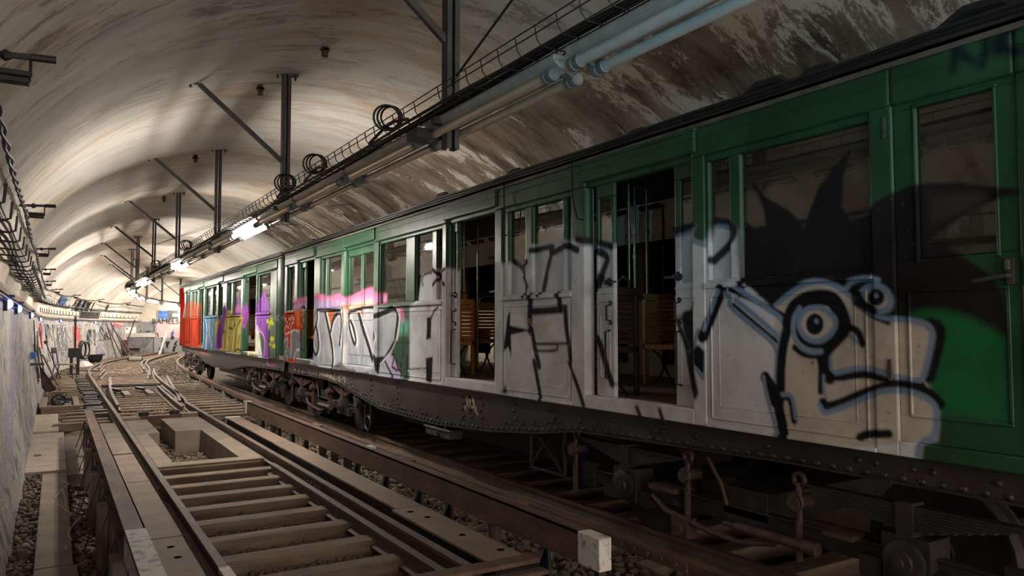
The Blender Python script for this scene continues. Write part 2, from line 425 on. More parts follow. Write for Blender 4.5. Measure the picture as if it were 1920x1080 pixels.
def wallstrip(name, pts, m_, thick=.12):   # pts: list of (x,z) from the base up, in track coordinates
    n = len(pts); v = []; f = []; ss = srange(-4, 61, 1)
    for s in ss:
        for x, z in pts: v.append(bend(x, s, z))
    for i in range(len(ss) - 1):
        for k in range(n - 1):
            a = i * n + k; f.append((a, a + n, a + n + 1, a + 1))
    b = B(); b.add(v, f); return struct(b.build(name, m_, fix=False, org=(0, 0, 0), smooth=True))
wallstrip('wall_left', [(-.24, -.5), (-.34, 0), (-.44, .6), (-.5, 1.2), (-.53, 1.8), (-.535, 2.02), (-.76, 2.02)], wallm)
wallstrip('wall_right', [(6.95, -.5), (7.05, .6), (7.15, 1.3), (7.24, 1.92)], conc)
struct(B().sweep([(-.1, -.04), (.075, -.04), (.085, 0), (.085, .03), (-.1, .03)], path(-.555, 2.06)).build('trim_1', cbrk))
# end wall: cream above, grey below
YE = 56.1
def endp(x, z, d=0.0):
    return (4.0 + x, YE - d, z)
greyw = mat('grey_end_wall', (.2, .2, .21), (.26, .26, .265), .7, scale=2, bmp=.1)
creamw = mat('cream_end_wall', (.56, .52, .44), (.48, .43, .36), .7, scale=2, bmp=.1)
b = B(); b.add([endp(-1.2, -.5), endp(12, -.5), endp(12, 2.0), endp(-1.2, 2.0)], [(0, 1, 2, 3)]); struct(b.build('wall_back', greyw))
b = B(); b.add([endp(-1.2, 2.0), endp(12, 2.0), endp(12, 5.2), endp(-1.2, 5.2)], [(0, 1, 2, 3)]); struct(b.build('wall_back_upper', creamw))
# the floor bed
def floor_mesh():
    v = []; f = []; xs = np.linspace(-.6, 7.3, 100); ss = srange(-4, 61, .5)
    for s in ss:
        for x in xs:
            z = -.33 + .03 * math.sin(x * 5 + s * 1.3) * math.cos(s * 2.2 - x) + random.uniform(-.02, .02)
            if 1.2 < x < 2.35 and 10.5 < s < 15.8: z = -.6
            if .19 < x < .66 and s < 16: z = -.5
            if x > 4.6: z -= .08
            if s > 16 : z += .05
            v.append(bend(x, s, z))
    n = len(xs)
    for i in range(len(ss) - 1):
        for k in range(n - 1):
            a = i * n + k; f.append((a, a + n, a + n + 1, a + 1))
    b = B(); b.add(v, f); return b
struct(floor_mesh().build('floor', dirt, smooth=True, fix=False, org=(0, 0, 0)))

# ------------------------------------------------------------------ ballast stones (nobody could count them)
ICO_V = []; t_ = (1 + 5 ** .5) / 2
for a_, b_ in ((-1, t_), (1, t_), (-1, -t_), (1, -t_)): ICO_V.append((a_, b_, 0))
for a_, b_ in ((-1, t_), (1, t_), (-1, -t_), (1, -t_)): ICO_V.append((0, a_, b_))
for a_, b_ in ((-1, t_), (1, t_), (-1, -t_), (1, -t_)): ICO_V.append((b_, 0, a_))
ICO_V = np.array(ICO_V) / 1.9
ICO_F = np.array([(0, 11, 5), (0, 5, 1), (0, 1, 7), (0, 7, 10), (0, 10, 11), (1, 5, 9), (5, 11, 4), (11, 10, 2), (10, 7, 6), (7, 1, 8), (3, 9, 4), (3, 4, 2), (3, 2, 6), (3, 6, 8), (3, 8, 9), (4, 9, 5), (2, 4, 11), (6, 2, 10), (8, 6, 7), (9, 8, 1)])
def stones(name, regions, label, m_):
    cs = []; rs = []
    for x0, x1, s0, s1, z, n, r0, r1 in regions:
        x = RNG.uniform(x0, x1, n); s = RNG.uniform(s0, s1, n)
        for a, c in zip(x, s): cs.append(bend(a, c, z + RNG.uniform(-.02, .02)))
        rs += list(RNG.uniform(r0, r1, n) ** 1.0)
    cs = np.array(cs); rs = np.array(rs); n = len(cs)
    V = ICO_V[None] * RNG.uniform(.72, 1.25, (n, 12, 1))
    sc_ = RNG.uniform(.6, 1.25, (n, 1, 3)); V = V * sc_
    a = RNG.uniform(0, 6.28, n); e = RNG.uniform(-1, 1, n)
    ca, sa, ce, se = np.cos(a), np.sin(a), np.cos(e), np.sin(e)
    x, y, z = V[..., 0], V[..., 1], V[..., 2]
    y2 = y * ce[:, None] - z * se[:, None]; z2 = y * se[:, None] + z * ce[:, None]
    x3 = x * ca[:, None] - y2 * sa[:, None]; y3 = x * sa[:, None] + y2 * ca[:, None]
    V = np.stack([x3, y3, z2 * .8], -1) * rs[:, None, None] + cs[:, None, :]
    Fs = ICO_F[None] + (np.arange(n) * 12)[:, None, None]
    V = V.reshape(-1, 3); Fs = Fs.reshape(-1, 3)
    me = bpy.data.meshes.new(name); me.vertices.add(len(V)); me.vertices.foreach_set('co', V.ravel())
    me.loops.add(Fs.size); me.loops.foreach_set('vertex_index', Fs.ravel().astype(np.int32))
    me.polygons.add(len(Fs)); me.polygons.foreach_set('loop_start', np.arange(0, Fs.size, 3, dtype=np.int32)); me.update(calc_edges=True)
    me.materials.append(m_); ob = bpy.data.objects.new(name, me); COL.objects.link(ob)
    tag(ob, label, 'ballast', kind='stuff'); ORG[ob.name] = (0, 0, 0)
stones('ballast_gravel', [
    (1.15, 2.42, 3.2, 10.3, -.255, 4200, .018, .05), (2.9, 4.4, 2.6, 16, -.29, 5200, .018, .045), (2.55, 3.0, 2.5, 4.4, -.26, 500, .018, .042),
    (.2, .66, 3.5, 16, -.47, 2600, .018, .045), (-.28, -.08, 4, 12, -.28, 650, .012, .04),
    (-.2, 1.0, 18, 31, -.235, 2600, .02, .05), (1.1, 2.6, 16.3, 31, -.19, 3200, .02, .045), (2.7, 4.2, 15, 31, -.22, 3000, .02, .05),
    (-.2, 4.2, 31, 55.5, -.18, 4200, .025, .06), (4.3, 6.4, 3, 16, -.38, 1500, .02, .045)],
    'loose brown track gravel between the sleepers and beside the rails', ballast_m)

# ------------------------------------------------------------------ near track
IRON = [(-.065, -.14), (.065, -.14), (.065, -.128), (.012, -.112), (.01, -.042), (.034, -.034), (.034, -.004), (.03, 0), (-.03, 0), (-.034, -.004), (-.034, -.034), (-.01, -.042), (-.012, -.112), (-.065, -.128)]
def rail(x, a, b_, z, label, bolts=(), name='running_rail', fishplates=(), white=None):
    root = thing(name, label, 'rail', bend(x, a, z - .14))
    B().sweep(IRON, [(x, s, z) for s in (srange(a, min(b_, 29), 2) if a < 29 else []) + (srange(max(a, 29.5), b_, .8) if b_ > 29 else [])]).build('rail_bar', rail_m, root)
    for s in fishplates:
        m_ = B()
        for sd in (-1, 1):
            m_.box(x + sd * .012, x + sd * .035, s - .28, s + .28, z - .11, z - .05)
            for k in range(4): m_.cyl((x + sd * .03, s - .2 + k * .135, z - .08), (x + sd * .055, s - .2 + k * .135, z - .08), .017, 6)
        m_.build('fishplate', rust_m, root)
    for s in bolts:
        m_ = B()
        for sd in (-1, 1):
            p = bend(x + sd * .085, s, z - .14)
            m_.cyl(p, (p[0], p[1], p[2] + .035), .016, 6); m_.box(p[0] - .04, p[0] + .03, p[1] - .03, p[1] + .03, p[2] - .003, p[2] + .012)
        m_.build('rail_fastening', rust_m, root)
    if white:
        B().box(x - .036, x + .036, white[0], white[1], z - .03, z + .003).build('white_painted_head', white_m, root)
    return root
YS = [4.1, 4.75, 5.42, 6.03, 6.64, 7.27, 7.87, 8.47, 9.07, 9.7, 10.33]
rail(1.03, 2.5, 56.5, 0, 'left running rail of the empty track, curving away to the right', bolts=YS[1:], fishplates=(8.6,), white=(5.0, 5.5))
rail(2.49, 4.6, 17.9, 0, 'right running rail of the empty track beside the concrete pit', bolts=YS[1:] + [10.9, 11.6, 12.3, 13, 13.7], fishplates=(8.2,))
rail(2.35, 4.6, 9.6, -.045, 'low check rail inside the right rail of the empty track', name='check_rail')
# sleepers
proto = None
for i, y in enumerate(YS):
    if proto is None:
        b = B().prism([(y - .005, -.33), (y + .185, -.33), (y + .185, -.13), (y - .005, -.13)], .66, 3.0)
        proto = b.build('sleeper', sleeper_m, bevel=.008); proto['category'] = 'sleeper'; proto['group'] = 'wooden sleepers of the empty track'; r = proto; base_y = y
    else:
        r = proto.copy(); COL.objects.link(r); r.location = (proto.location.x, proto.location.y + y - base_y, proto.location.z); r.rotation_euler.z = random.uniform(-.006, .006)
    r['label'] = 'dusty wooden sleeper under both rails, %s from the camera' % nth(i + 1)
# steel end plate across the strip end
t = thing('end_plate', 'flat steel cross plate bolted at the near end of the right running strip', 'steel plate', (2.5, 4.6, -.3))
B().box(1.8, 2.98, 4.5, 4.64, -.02, .012).build('top_plate', rust_m, t, bevel=.004)
B().box(1.5, 2.96, 4.36, 4.47, -.06, -.03).box(1.9, 2.7, 4.22, 4.34, -.12, -.09).build('stepped_strip', rust_m, t, bevel=.004)
B().box(2.6, 2.94, 4.42, 4.62, -.3, -.02).build('support_block', black, t)
# running strips (flat top plates outside the rails)
inkhole = mat('hole_shadow', (.006, .005, .005), None, 1.0, bmp=0, spec=0)
def strip(x0, x1, a, b_, label, m_=plank_m, holes=(), white=None, z=0):
    t = thing('running_strip', label, 'running strip', ((x0 + x1) / 2, a, z - .3))
    B().box(x0, x1, a, b_, z - .028, z).build('strip_plate', m_, t, bevel=.006)
    B().box(x0 + .03, x0 + .05, a + .02, b_ - .02, z - .14, z - .028).box(x1 - .05, x1 - .03, a + .02, b_ - .02, z - .14, z - .028).build('web', black, t)
    for hx, hy in holes:
        B().cyl((hx, hy, z - .01), (hx, hy, z + .0015), .028, 16).build('bolt_hole', inkhole, t)
    if white: B().box(x0 - .001, x1 + .001, white[0], white[1], z - .03, z + .002).build('white_painted_end', white_m, t)
    return t
strip(.66, .90, 3.3, 6.48, 'left running strip segment nearest the camera, with oval bolt holes', holes=[(.78, 6.2), (.79, 5.9), (.8, 5.0)])
strip(.66, .905, 6.5, 8.95, 'left running strip segment second from the camera, dusty brown')
strip(.66, .905, 8.97, 10.95, 'left running strip segment third from the camera')
strip(.665, .9, 10.98, 14.55, 'left running strip raised paler board at the far end', m_=conc, z=.012)
strip(2.64, 2.95, 4.66, 6.42, 'right running strip segment at the end plate, with bolt holes', holes=[(2.75, 6.25), (2.8, 6.0), (2.8, 5.35), (2.86, 4.85)])
strip(2.69, 2.95, 6.44, 10.9, 'right running strip segment second from the camera')
strip(2.7, 2.94, 10.93, 14.55, 'right running strip farthest segment with a white painted end', white=(14.4, 14.56))
t = thing('board', 'plain plank lying flat on the gravel in front of the steel end plate', 'plank', (2.9, 3.5, -.27))
B().box(2.62, 2.95, 3.0, 4.34, -.27, -.235).build('plank_body', plank_m, t, bevel=.005)
B().cyl((2.8, 4.1, -.24), (2.8, 4.1, -.233), .02, 12).build('bolt_hole', black, t)
# guide bars
def bracket(parent, x, y, side, m_):
    b = B(); zb = -.5 if x < 1 else -.3
    b.prism([(y - .05, zb), (y + .17, zb), (y + .07, .12), (y + .0, .12)], x - .012, x + .012)
    b.bar((x + side * .17, y + .05, zb + .02), (x, y + .04, .1), .05, .012)
    b.box(x - .07, x + .07, y - .05, y + .16, zb, zb + .02)
    b.build('bracket', m_, parent)
def insulator(parent, x, y, z0=-.3, top=.08, m_=None):
    B().lathe((x, y, z0), [(.075, 0), (.08, .04), (.045, .08), (.07, .14), (.075, .18), (.04, .22), (.055, .28), (.055, top - z0)], 14).build('insulator', m_ or pale_ins, parent, smooth=True)
pale_ins = mat('insulator_brown', (.13, .09, .07), (.08, .06, .05), .5, bmp=.1)
def guide(xf, xb, a, b_, label, sd, whites):
    t = thing('guide_bar', label, 'guide bar', (xf, a, -.3))
    th = .014 * sd
    B().box(min(xf, xf + th), max(xf, xf + th), a, b_, .07, .28).build('face_plate', rust_m, t, bevel=.002)
    B().box(min(xf, xb), max(xf, xb), a, b_, .262, .28).box(min(xf + th * 3, xb), max(xf + th * 3, xb), a, b_, .07, .085).build('flange', rust_m, t)
    for (w0, w1) in whites:
        B().box(min(xf - .002 * sd, xb), max(xf - .002 * sd, xb), w0, w1, .068, .2815).build('white_painted_end', white_m, t, bevel=.004)
    return t
g1 = guide(.56, .43, 3.6, 14.35, 'left guide bar on brackets along the walkway, white paint worn at its near end', -1, [(3.59, 5.72)])
for i, y in enumerate((5.3, 6.4, 7.3, 8.1, 8.9, 9.8, 10.8, 11.8, 13, 14)):
    bracket(g1, .44, y, -1, under_m if i % 2 else rustp)
for y in (5.9, 7.7, 9.4, 11.3): B().prism([(y - .22, -.5), (y + .22, -.5), (y + .13, .06), (y - .13, .06)], .36, .58).build('support_pedestal', conc, g1, bevel=.01)
g2 = guide(3.03, 3.13, 3.9, 14.45, 'right rusty guide bar between the two tracks, white painted block at its near end', 1, [(14.3, 14.47), (3.885, 4.12)])
for y in (4.55, 6.1, 6.75, 7.6, 8.5, 10.6, 11.3, 12.1, 13.2): bracket(g2, 3.08, y, -1, black)
for y in (5.35, 8.95, 9.45, 9.95, 12.6): insulator(g2, 3.1, y)
for y in (5.0, 7.15, 10.3, 13.7): B().box(3.12, 3.2, y, y + .28, .24, .285).build('cover_plate', rust_m, g2, bevel=.004)
B().box(3.04, 3.1, 8.0, 8.18, .283, .31).build('white_clip', white_m, g2)
b = B()
for k in range(3): b.tube([(3.0 + .03 * k, 5.55 - .1 * k, -.22), (3.05, 5.5 - .06 * k, -.12), (3.15 + .03 * k, 5.3 - .06 * k, -.16), (3.35, 5.15 - .08 * k, -.2), (3.5, 5.25, -.24)], .017, 8)
tag(b.build('hose', MATS['insulator_brown'], smooth=True), 'looped brown cable hose lying on the gravel under the right guide bar', 'hose')
stub = thing('concrete_stub', 'small dark concrete block on the gravel behind the white end of the guide bar', 'block', (3.4, 3.75, -.3))
B().box(3.28, 3.48, 3.6, 3.82, -.3, -.1).build('block_body', conc, stub, bevel=.02)
B().cyl((3.38, 3.7, -.1), (3.38, 3.7, -.07), .03, 8).build('anchor_bolt', rustp, stub)
# concrete pit frame
t = thing('pit_frame', 'concrete inspection pit frame with a T shaped opening between the rails', 'pit frame', (1.77, 13, -.5))
ZP = -.1
def slabp(x0, x1, y0, y1, nm='slab'): B().box(x0, x1, y0, y1, -.5, ZP).build(nm, conc, t, bevel=.006)
slabp(1.13, 1.34, 10.6, 13.75); slabp(2.16, 2.44, 10.6, 13.75); slabp(1.13, 1.52, 13.75, 15.75); slabp(1.76, 2.44, 13.75, 15.75); slabp(1.13, 2.44, 10.36, 10.62)
B().box(1.34, 2.16, 10.6, 15.7, -.55, -.46).build('pit_bottom', dirt, t)
stones('pit_gravel', [(1.36, 2.14, 10.65, 13.6, -.45, 260, .012, .05), (1.55, 1.74, 13.7, 15.7, -.44, 90, .015, .04)], 'scattered stones and grit on the bottom of the inspection pit', ballast_m)
B().box(1.75, 1.86, 13.9, 14.05, -.46, -.43).build('paper_scrap', white_m, t)
# beams, buckets at the pit's far edge
t = thing('cross_beam', 'steel cross beam spanning the far edge of the inspection pit', 'beam', (1.8, 16.1, -.3))
B().box(1.16, 2.4, 15.95, 16.06, -.26, -.2).box(1.16, 2.4, 15.95, 15.97, -.2, -.06).build('beam_body', rust_m, t, bevel=.004)
B().box(1.12, 1.42, 15.85, 16.1, -.22, -.07).box(2.13, 2.44, 15.85, 16.1, -.22, -.03).build('end_block', plank_m, t, bevel=.01)
for i, x in enumerate((1.52, 2.08)):
    t = thing('steel_pot', ('left' if i == 0 else 'right') + ' round steel pot standing on the beam beyond the pit', 'pot', (x, 16.45, -.2))
    B().lathe((x, 16.45, -.2), [(.07, 0), (.085, .02), (.09, .15), (.1, .16), (.1, .18), (.085, .18), (.08, .1)], 18).build('pot_body', grey, t, smooth=True)
    B().cyl((x, 16.45, -.3), (x, 16.45, -.2), .04, 10).build('stem', rust_m, t)
# turnout timbers
pt = None
k = 0; y = 16.3
while y < 55:
    k += 1
    wide = 16.9 < y < 33
    if pt is None:
        b = B().prism([(y, -.3), (y + .17, -.3), (y + .17, -.15), (y, -.15)], -.0, 3.35); pt = b.build('turnout_timber', sleeper_m, bevel=.008)
        pt['category'] = 'sleeper'; pt['group'] = 'long timbers under the turnout'; r = pt; off = pt.location.copy(); y0 = y
    else:
        r = pt.copy(); COL.objects.link(r)
        px_ = .05 + off.x + (random.uniform(-.1, .15))
        r.location = (*bend(px_, y, 0)[:2], off.z + random.uniform(-.006, .012)); r.rotation_euler.z = bang(y) + random.uniform(-.02, .02)
        r.scale.x = random.uniform(.93, 1.05) if wide else .8
    r['label'] = 'grey brown turnout timber beyond the pit, %s counted from the cross beam' % nth(k)
    y += .62
# short timbers at the right, between the turnout and the third rail
for k, y in enumerate(srange(16.5, 26, .62)):
    if k == 0:
        q = B().box(2.85, 3.75, y, y + .2, -.3, -.17).build('short_timber', sleeper_m, bevel=.008); q['category'] = 'sleeper'; q['group'] = 'short timbers beside the turnout'; r = q
    else:
        r = q.copy(); COL.objects.link(r); r.location = (q.location.x + random.uniform(-.08, .1) + k * .02, q.location.y + .62 * k, q.location.z)
    r['label'] = 'short timber end right of the turnout rails, %s counted from the cross beam' % nth(k + 1)
def wrail(pts, label, name='turnout_rail'):
    root = thing(name, label, 'rail', (pts[0][0], pts[0][1], -.14))
    b = B(); n = len(IRON); v = []; P = smooth_line(pts) if len(pts) > 2 else np.array(pts, float)
    for i in range(len(P)):
        d = P[min(i + 1, len(P) - 1)] - P[max(i - 1, 0)]; d = d / np.linalg.norm(d); nx, ny = d[1], -d[0]
        v += [(P[i][0] + nx * a, P[i][1] + ny * a, c) for a, c in IRON]
    b.add(v, [(i * n + k, i * n + (k + 1) % n, (i + 1) * n + (k + 1) % n, (i + 1) * n + k) for i in range(len(P) - 1) for k in range(n)] + [tuple(range(n))[::-1], tuple(range((len(P) - 1) * n, len(P) * n))])
    b.build('rail_bar', rail_m, root); return root
wrail([(2.51, 17.9), (2.64, 19.4), (2.93, 28.2), (3.4, 33.2)], 'turnout rail running straight on from the right rail, with a blunt far end')
wrail([(2.42, 18.3), (2.67, 20.6), (2.84, 23), (3.27, 28)], 'second turnout rail splitting off right of the crossing nose')
wrail([(2.3, 17.0), (2.36, 19.5), (2.5, 23.3)], 'low inner rail beside the crossing nose of the turnout', 'wing_rail')
wrail([(1.17, 18), (1.22, 21), (1.35, 24.3), (1.58, 28.1)], 'short bowed check rail inside the left rail past the pit', 'check_rail')
wrail([(2.8, 28.6), (3.25, 33.2), (3.58, 38.9), (4.5, 44.3), (7.0, 54.5)], 'far right rail of the turnout bending toward the red car')
wrail([(3.0, 32.6), (3.42, 38.9), (3.95, 42.2)], 'short far wing rail left of the bending rail', 'wing_rail')
wrail([(1.3, 29.2), (1.7, 33.4)], 'stubby rail piece forking off the left rail far down', 'wing_rail')
wrail([(1.55, 34.8), (1.95, 40.3), (3.3, 45.5), (5.6, 53)], 'inner far rail beside the curving left rail')
t = thing('point_machine', 'rod and levers of the point gear lying between the turnout rails', 'point gear', (1.9, 22, -.2))
B().bar((1.2, 25.2, -.12), (2.8, 25.2, -.12), .05).bar((1.2, 25.5, -.1), (2.8, 25.45, -.1), .03).build('stretcher_bar', black, t)
B().box(1.55, 1.7, 21.5, 22.9, -.16, -.08).build('lever_box', plank_m, t)
B().box(2.1, 2.25, 21.6, 23.0, -.16, -.07).build('lever_box', plank_m, t)
B().bar((1.4, 23.5, -.08), (1.5, 22.6, -.05), .07).bar((2.0, 23.8, -.08), (2.1, 22.8, -.05), .07).build('lever_arm', black, t)
# stacked sleeper-end heap left of the turnout
for k, y in enumerate(srange(17.2, 29, .5)):
    if k == 0:
        q = B().box(.62, .95, y, y + .16, -.25, -.08).build('rail_chair', under_m, bevel=.01); q['category'] = 'rail chair'; q['group'] = 'dark rail chairs left of the turnout'; r = q
    else:
        r = q.copy(); COL.objects.link(r); r.location = (q.location.x + random.uniform(-.05, .05), q.location.y + .5 * k, q.location.z + random.uniform(-.01, .02)); r.rotation_euler.z = random.uniform(-.15, .15)
    r['label'] = 'dark chair block at the outside of the left turnout rail, %s from the camera' % nth(k + 1)

# ------------------------------------------------------------------ third rail and rails of the parked train's track
TR = [(3.87, 2.0), (3.87, 8), (3.87, 16), (3.91, 20.6), (4.06, 23.8), (4.19, 27.1), (4.44, 33.1), (5.04, 39.9), (6.2, 46)]
t = thing('third_rail', 'long rusty conductor rail on pale stubs between the guide bar and the parked train', 'conductor rail', (3.87, 2, -.35))
P = smooth_line(TR); n = 8; prof = [(-.045, -.085), (.045, -.085), (.045, -.06), (.02, -.05), (.05, -.035), (.05, 0), (-.05, 0), (-.05, -.035)]
v = []
for i in range(len(P)):
    d = P[min(i + 1, len(P) - 1)] - P[max(i - 1, 0)]; d = d / np.linalg.norm(d)
    v += [(P[i][0] + d[1] * a, P[i][1] - d[0] * a, c) for a, c in prof]
B().add(v, [(i * n + k, i * n + (k + 1) % n, (i + 1) * n + (k + 1) % n, (i + 1) * n + k) for i in range(len(P) - 1) for k in range(n)] + [tuple(range(n))[::-1]]).build('conductor_bar', rust_m, t)
B().box(3.805, 3.825, 3.9, 4.7, -.07, -.005).add([], []).build('fishplate', rust_m, t)
for k in range(5): B().cyl((3.79, 4.0 + k * .15, -.035), (3.81, 4.0 + k * .15, -.035), .014, 8).build('bolt', rust_m, t)
for (x, y) in [(3.87, 4.9), (3.87, 7.2), (3.87, 9.5), (3.87, 11.8), (3.87, 14.1), (3.87, 16.3), (3.88, 18.4), (3.93, 21.4), (4.03, 23.6), (4.15, 26.6), (4.3, 30.5), (4.45, 33.6), (4.7, 36.5)]:
    B().box(x - .055, x + .055, y - .035, y + .035, -.33, -.086).build('stub_post', pale if y > 15 else rustp, t, bevel=.006)
rail(4.49, 2, 34, -.1, 'nearer running rail under the parked train cars', name='running_rail')
rail(5.93, 2, 34, -.1, 'farther running rail under the parked train cars', name='running_rail')
for k, y in enumerate(srange(3.2, 14, .65)):
    if k == 0:
        q = B().box(4.05, 6.4, y, y + .22, -.42, -.24).build('sleeper', sleeper_m, bevel=.008); q['category'] = 'sleeper'; q['group'] = 'sleepers under the parked train'; r = q
    else:
        r = q.copy(); COL.objects.link(r); r.location = (q.location.x, q.location.y + .65 * k, q.location.z)
    r['label'] = 'dark wooden sleeper beneath the parked train, %s from the camera' % nth(k + 1)

# ------------------------------------------------------------------ walkway along the left wall
t = tag(B().box(-.1, .17, 7.05, 11.5, -.5, -.25).build('cover_slab', conc, bevel=.006), 'long narrow concrete duct slab with white chalk scribbles beside the left wall', 'slab')
t = tag(B().box(-.1, .2, 3.4, 7.03, -.5, -.25).build('cover_slab', conc, bevel=.006), 'cracked concrete duct slab nearest the camera at the left', 'slab')
b = B(); pts = c1pts = [(340, 545), (390, 560), (350, 590), (310, 640)], [(350, 590), (370, 650), (370, 690), (400, 740)], [(430, 770), (390, 820), (385, 855), (405, 878)], [(375, 905), (370, 925), (345, 950)], [(310, 685), (340, 680), (380, 720), (410, 725)]
for l_ in pts: b.tube([PZ(x / 3, 720 + y / 3, -.247) for x, y in l_], .005, 4)
tag(b.build('chalk_scribble', white_m), 'thin white chalk scribble drawn on the long duct slab', 'scribble')
tag(B().box(-.33, .17, 11.55, 15.6, -.5, -.22).build('walkway_slab', cbrk, bevel=.008), 'wide pale concrete walkway slab behind the long duct slab', 'slab')
tag(B().box(.175, .42, 11.6, 15.6, -.5, -.3).build('walkway_slab', conc, bevel=.008), 'lower concrete ledge slab between the pale walkway and the left guide bar', 'slab')
tag(B().box(-.35, .09, 15.65, 18.7, -.5, -.19).build('walkway_slab', cbrk, bevel=.008), 'pale walkway slab just in front of the wooden box frame', 'slab')
tag(B().box(-.22, -.13, 12.9, 13.05, -.22, -.212).build('slot_plate', black), 'small dark slot plate set in the pale walkway slab', 'plate')
t = thing('rubble_lump', 'dark rounded lump of rubble on the dirt at the foot of the left wall', 'rubble', (-.19, 7.6, -.28))
B().lathe((-.19, 7.55, -.3), [(.02, 0), (.05, .02), (.055, .05), (.035, .085), (.01, .095)], 9).build('lump_body', ballast_m, t)
B().lathe((-.18, 7.9, -.3), [(.02, 0), (.045, .02), (.03, .05), (.008, .06)], 8).build('lump_piece', cbrk, t)
# wooden box frame with scrap
t = thing('box_frame', 'low open wooden box frame by the left wall, filled with dark scrap', 'box frame', (.14, 19, -.3))
b = B().box(-.22, .46, 18.75, 18.87, -.24, -.04)
b.build('front_board', sleeper_m, t, bevel=.006)
B().box(-.24, -.12, 18.87, 21.4, -.2, -.05).build('side_board', sleeper_m, t, bevel=.006); B().box(.38, .5, 18.87, 21.4, -.2, -.05).build('side_board', sleeper_m, t, bevel=.006)
B().box(-.22, .5, 21.3, 21.42, -.22, -.04).build('back_board', sleeper_m, t, bevel=.006); B().box(-.16, .42, 18.6, 18.74, -.3, -.2).build('lower_board', plank_m, t, bevel=.006)
b = B()
for i in range(26):
    x, y = random.uniform(-.05, .3), random.uniform(19.2, 21); a = random.uniform(0, 6.28); l_ = random.uniform(.1, .4)
    b.bar((x - l_ / 3 * math.cos(a), y - l_ * math.sin(a), random.uniform(-.1, .04)), (x + l_ / 3 * math.cos(a), y + l_ * math.sin(a), random.uniform(-.12, .1)), .025)
b.ring((.1, 19.8, .0), .13, .02, (0, 1, .3)); b.box(-.1, .36, 19, 21.2, -.3, -.12)
tag(b.build('scrap_heap', black), 'tangled black scrap metal inside the wooden box frame', 'scrap', kind='stuff')

# ================================================================== THE PARKED CARS
G_BLK = (.016, .016, .018); G_BLU = (.21, .29, .4); SIL = (.62, .635, .65); GRY = (.026, .026, .029); PNK = (.55, .16, .3); ORG_ = (.5, .13, .035)
LAV = (.33, .33, .5); WHT = (.62, .6, .56); RED = (.45, .05, .025); SILW = (.52, .47, .41)
def LN(c, pts, col, wd, soft=.01, al=1.0): return ('line', c(pts), col, wd, soft, al)
def PG(c, pts, col, soft=.012, al=1.0): return ('poly', c(pts), col, 0, soft, al)
def disc(cx, cy, rx, ry=None, n=18): ry = ry or rx; return [(cx + rx * math.cos(6.2832 * k / n), cy + ry * math.sin(6.2832 * k / n)) for k in range(n)]
X1 = 4.0
A = crop(520, 400, 3.176, X1); Bc = crop(820, 520, 4, X1); Cc = crop(820, 270, 4, X1); Dc = crop(1080, 520, 3.6, X1); Ec = crop(1080, 240, 3.6, X1)
Gc = crop(1280, 540, 3.856, X1); Hc = crop(1280, 360, 3, X1); Ic = crop(1560, 500, 2.7, X1); Jc = crop(1360, 180, 3, X1); Kc = crop(1560, 100, 2.347, X1); Lc = crop(1280, 720, 3, X1); Fc = crop(0, 0, 1, X1)
L1 = []
# silver ground coats
L1 += [PG(Fc, [(768, 730), (768, 577), (777, 570), (786, 513), (808, 510), (830, 498), (835, 502), (852, 507), (927, 492), (945, 495), (960, 490), (985, 490), (995, 460), (1032, 455), (1057, 452), (1084, 451), (1097, 455), (1108, 457), (1138, 459), (1259, 440), (1297, 426), (1302, 451), (1322, 459), (1335, 420), (1360, 418), (1381, 434), (1388, 528), (1660, 520), (1700, 600), (1737, 608), (1747, 640), (1730, 707), (1757, 757), (1752, 823), (1728, 829), (1724, 880), (1310, 830), (940, 780)], SIL, .03)]
L1 += [PG(A, [(200, 900), (203, 705), (238, 590), (250, 562), (390, 575), (560, 555), (718, 556), (728, 600), (700, 770), (640, 880), (740, 985), (740, 1030), (200, 960)], (.34, .355, .385), .02)]  # silver fill darkened in its colour to offset the bright lamp beside it
L1 += [PG(A, [(-10, 900), (28, 600), (60, 583), (105, 585), (140, 640), (135, 700), (112, 905), (112, 960), (-10, 930)], RED, .02)]
L1 += [PG(A, [(80, 560), (92, 530), (130, 500), (250, 478), (290, 495), (350, 475), (400, 500), (480, 458), (540, 440), (580, 470), (638, 480), (635, 532), (560, 550), (380, 555), (250, 570), (240, 570)], PNK, .03),
       PG(A, [(85, 565), (130, 535), (250, 515), (400, 520), (500, 492), (560, 500), (630, 508), (560, 550), (380, 560), (250, 575)], LAV, .05, .8),
       PG(A, [(385, 545), (480, 520), (540, 515), (570, 530), (560, 560), (390, 580)], (.55, .42, .3), .03, .9),
       PG(A, [(720, 556), (745, 556), (762, 640), (750, 665), (735, 650)], PNK, .03),
       PG(A, [(740, 640), (785, 640), (785, 720), (720, 715)], (.12, .42, .33), .05, .8)]
L1 += [PG(A, p, ORG_, .02, .95) for p in ([(298, 572), (348, 575), (318, 670)], [(385, 555), (412, 545), (404, 650), (392, 655)], [(456, 560), (500, 550), (490, 612), (462, 612)], [(550, 500), (570, 500), (568, 560), (552, 560)], [(110, 560), (140, 590), (132, 690), (112, 660)], [(25, 870), (110, 890), (240, 905), (235, 930), (25, 900)])]
L1 += [PG(A, [(645, 870), (680, 830), (748, 980), (740, 1000), (690, 985)], (.4, .35, .5), .02)]
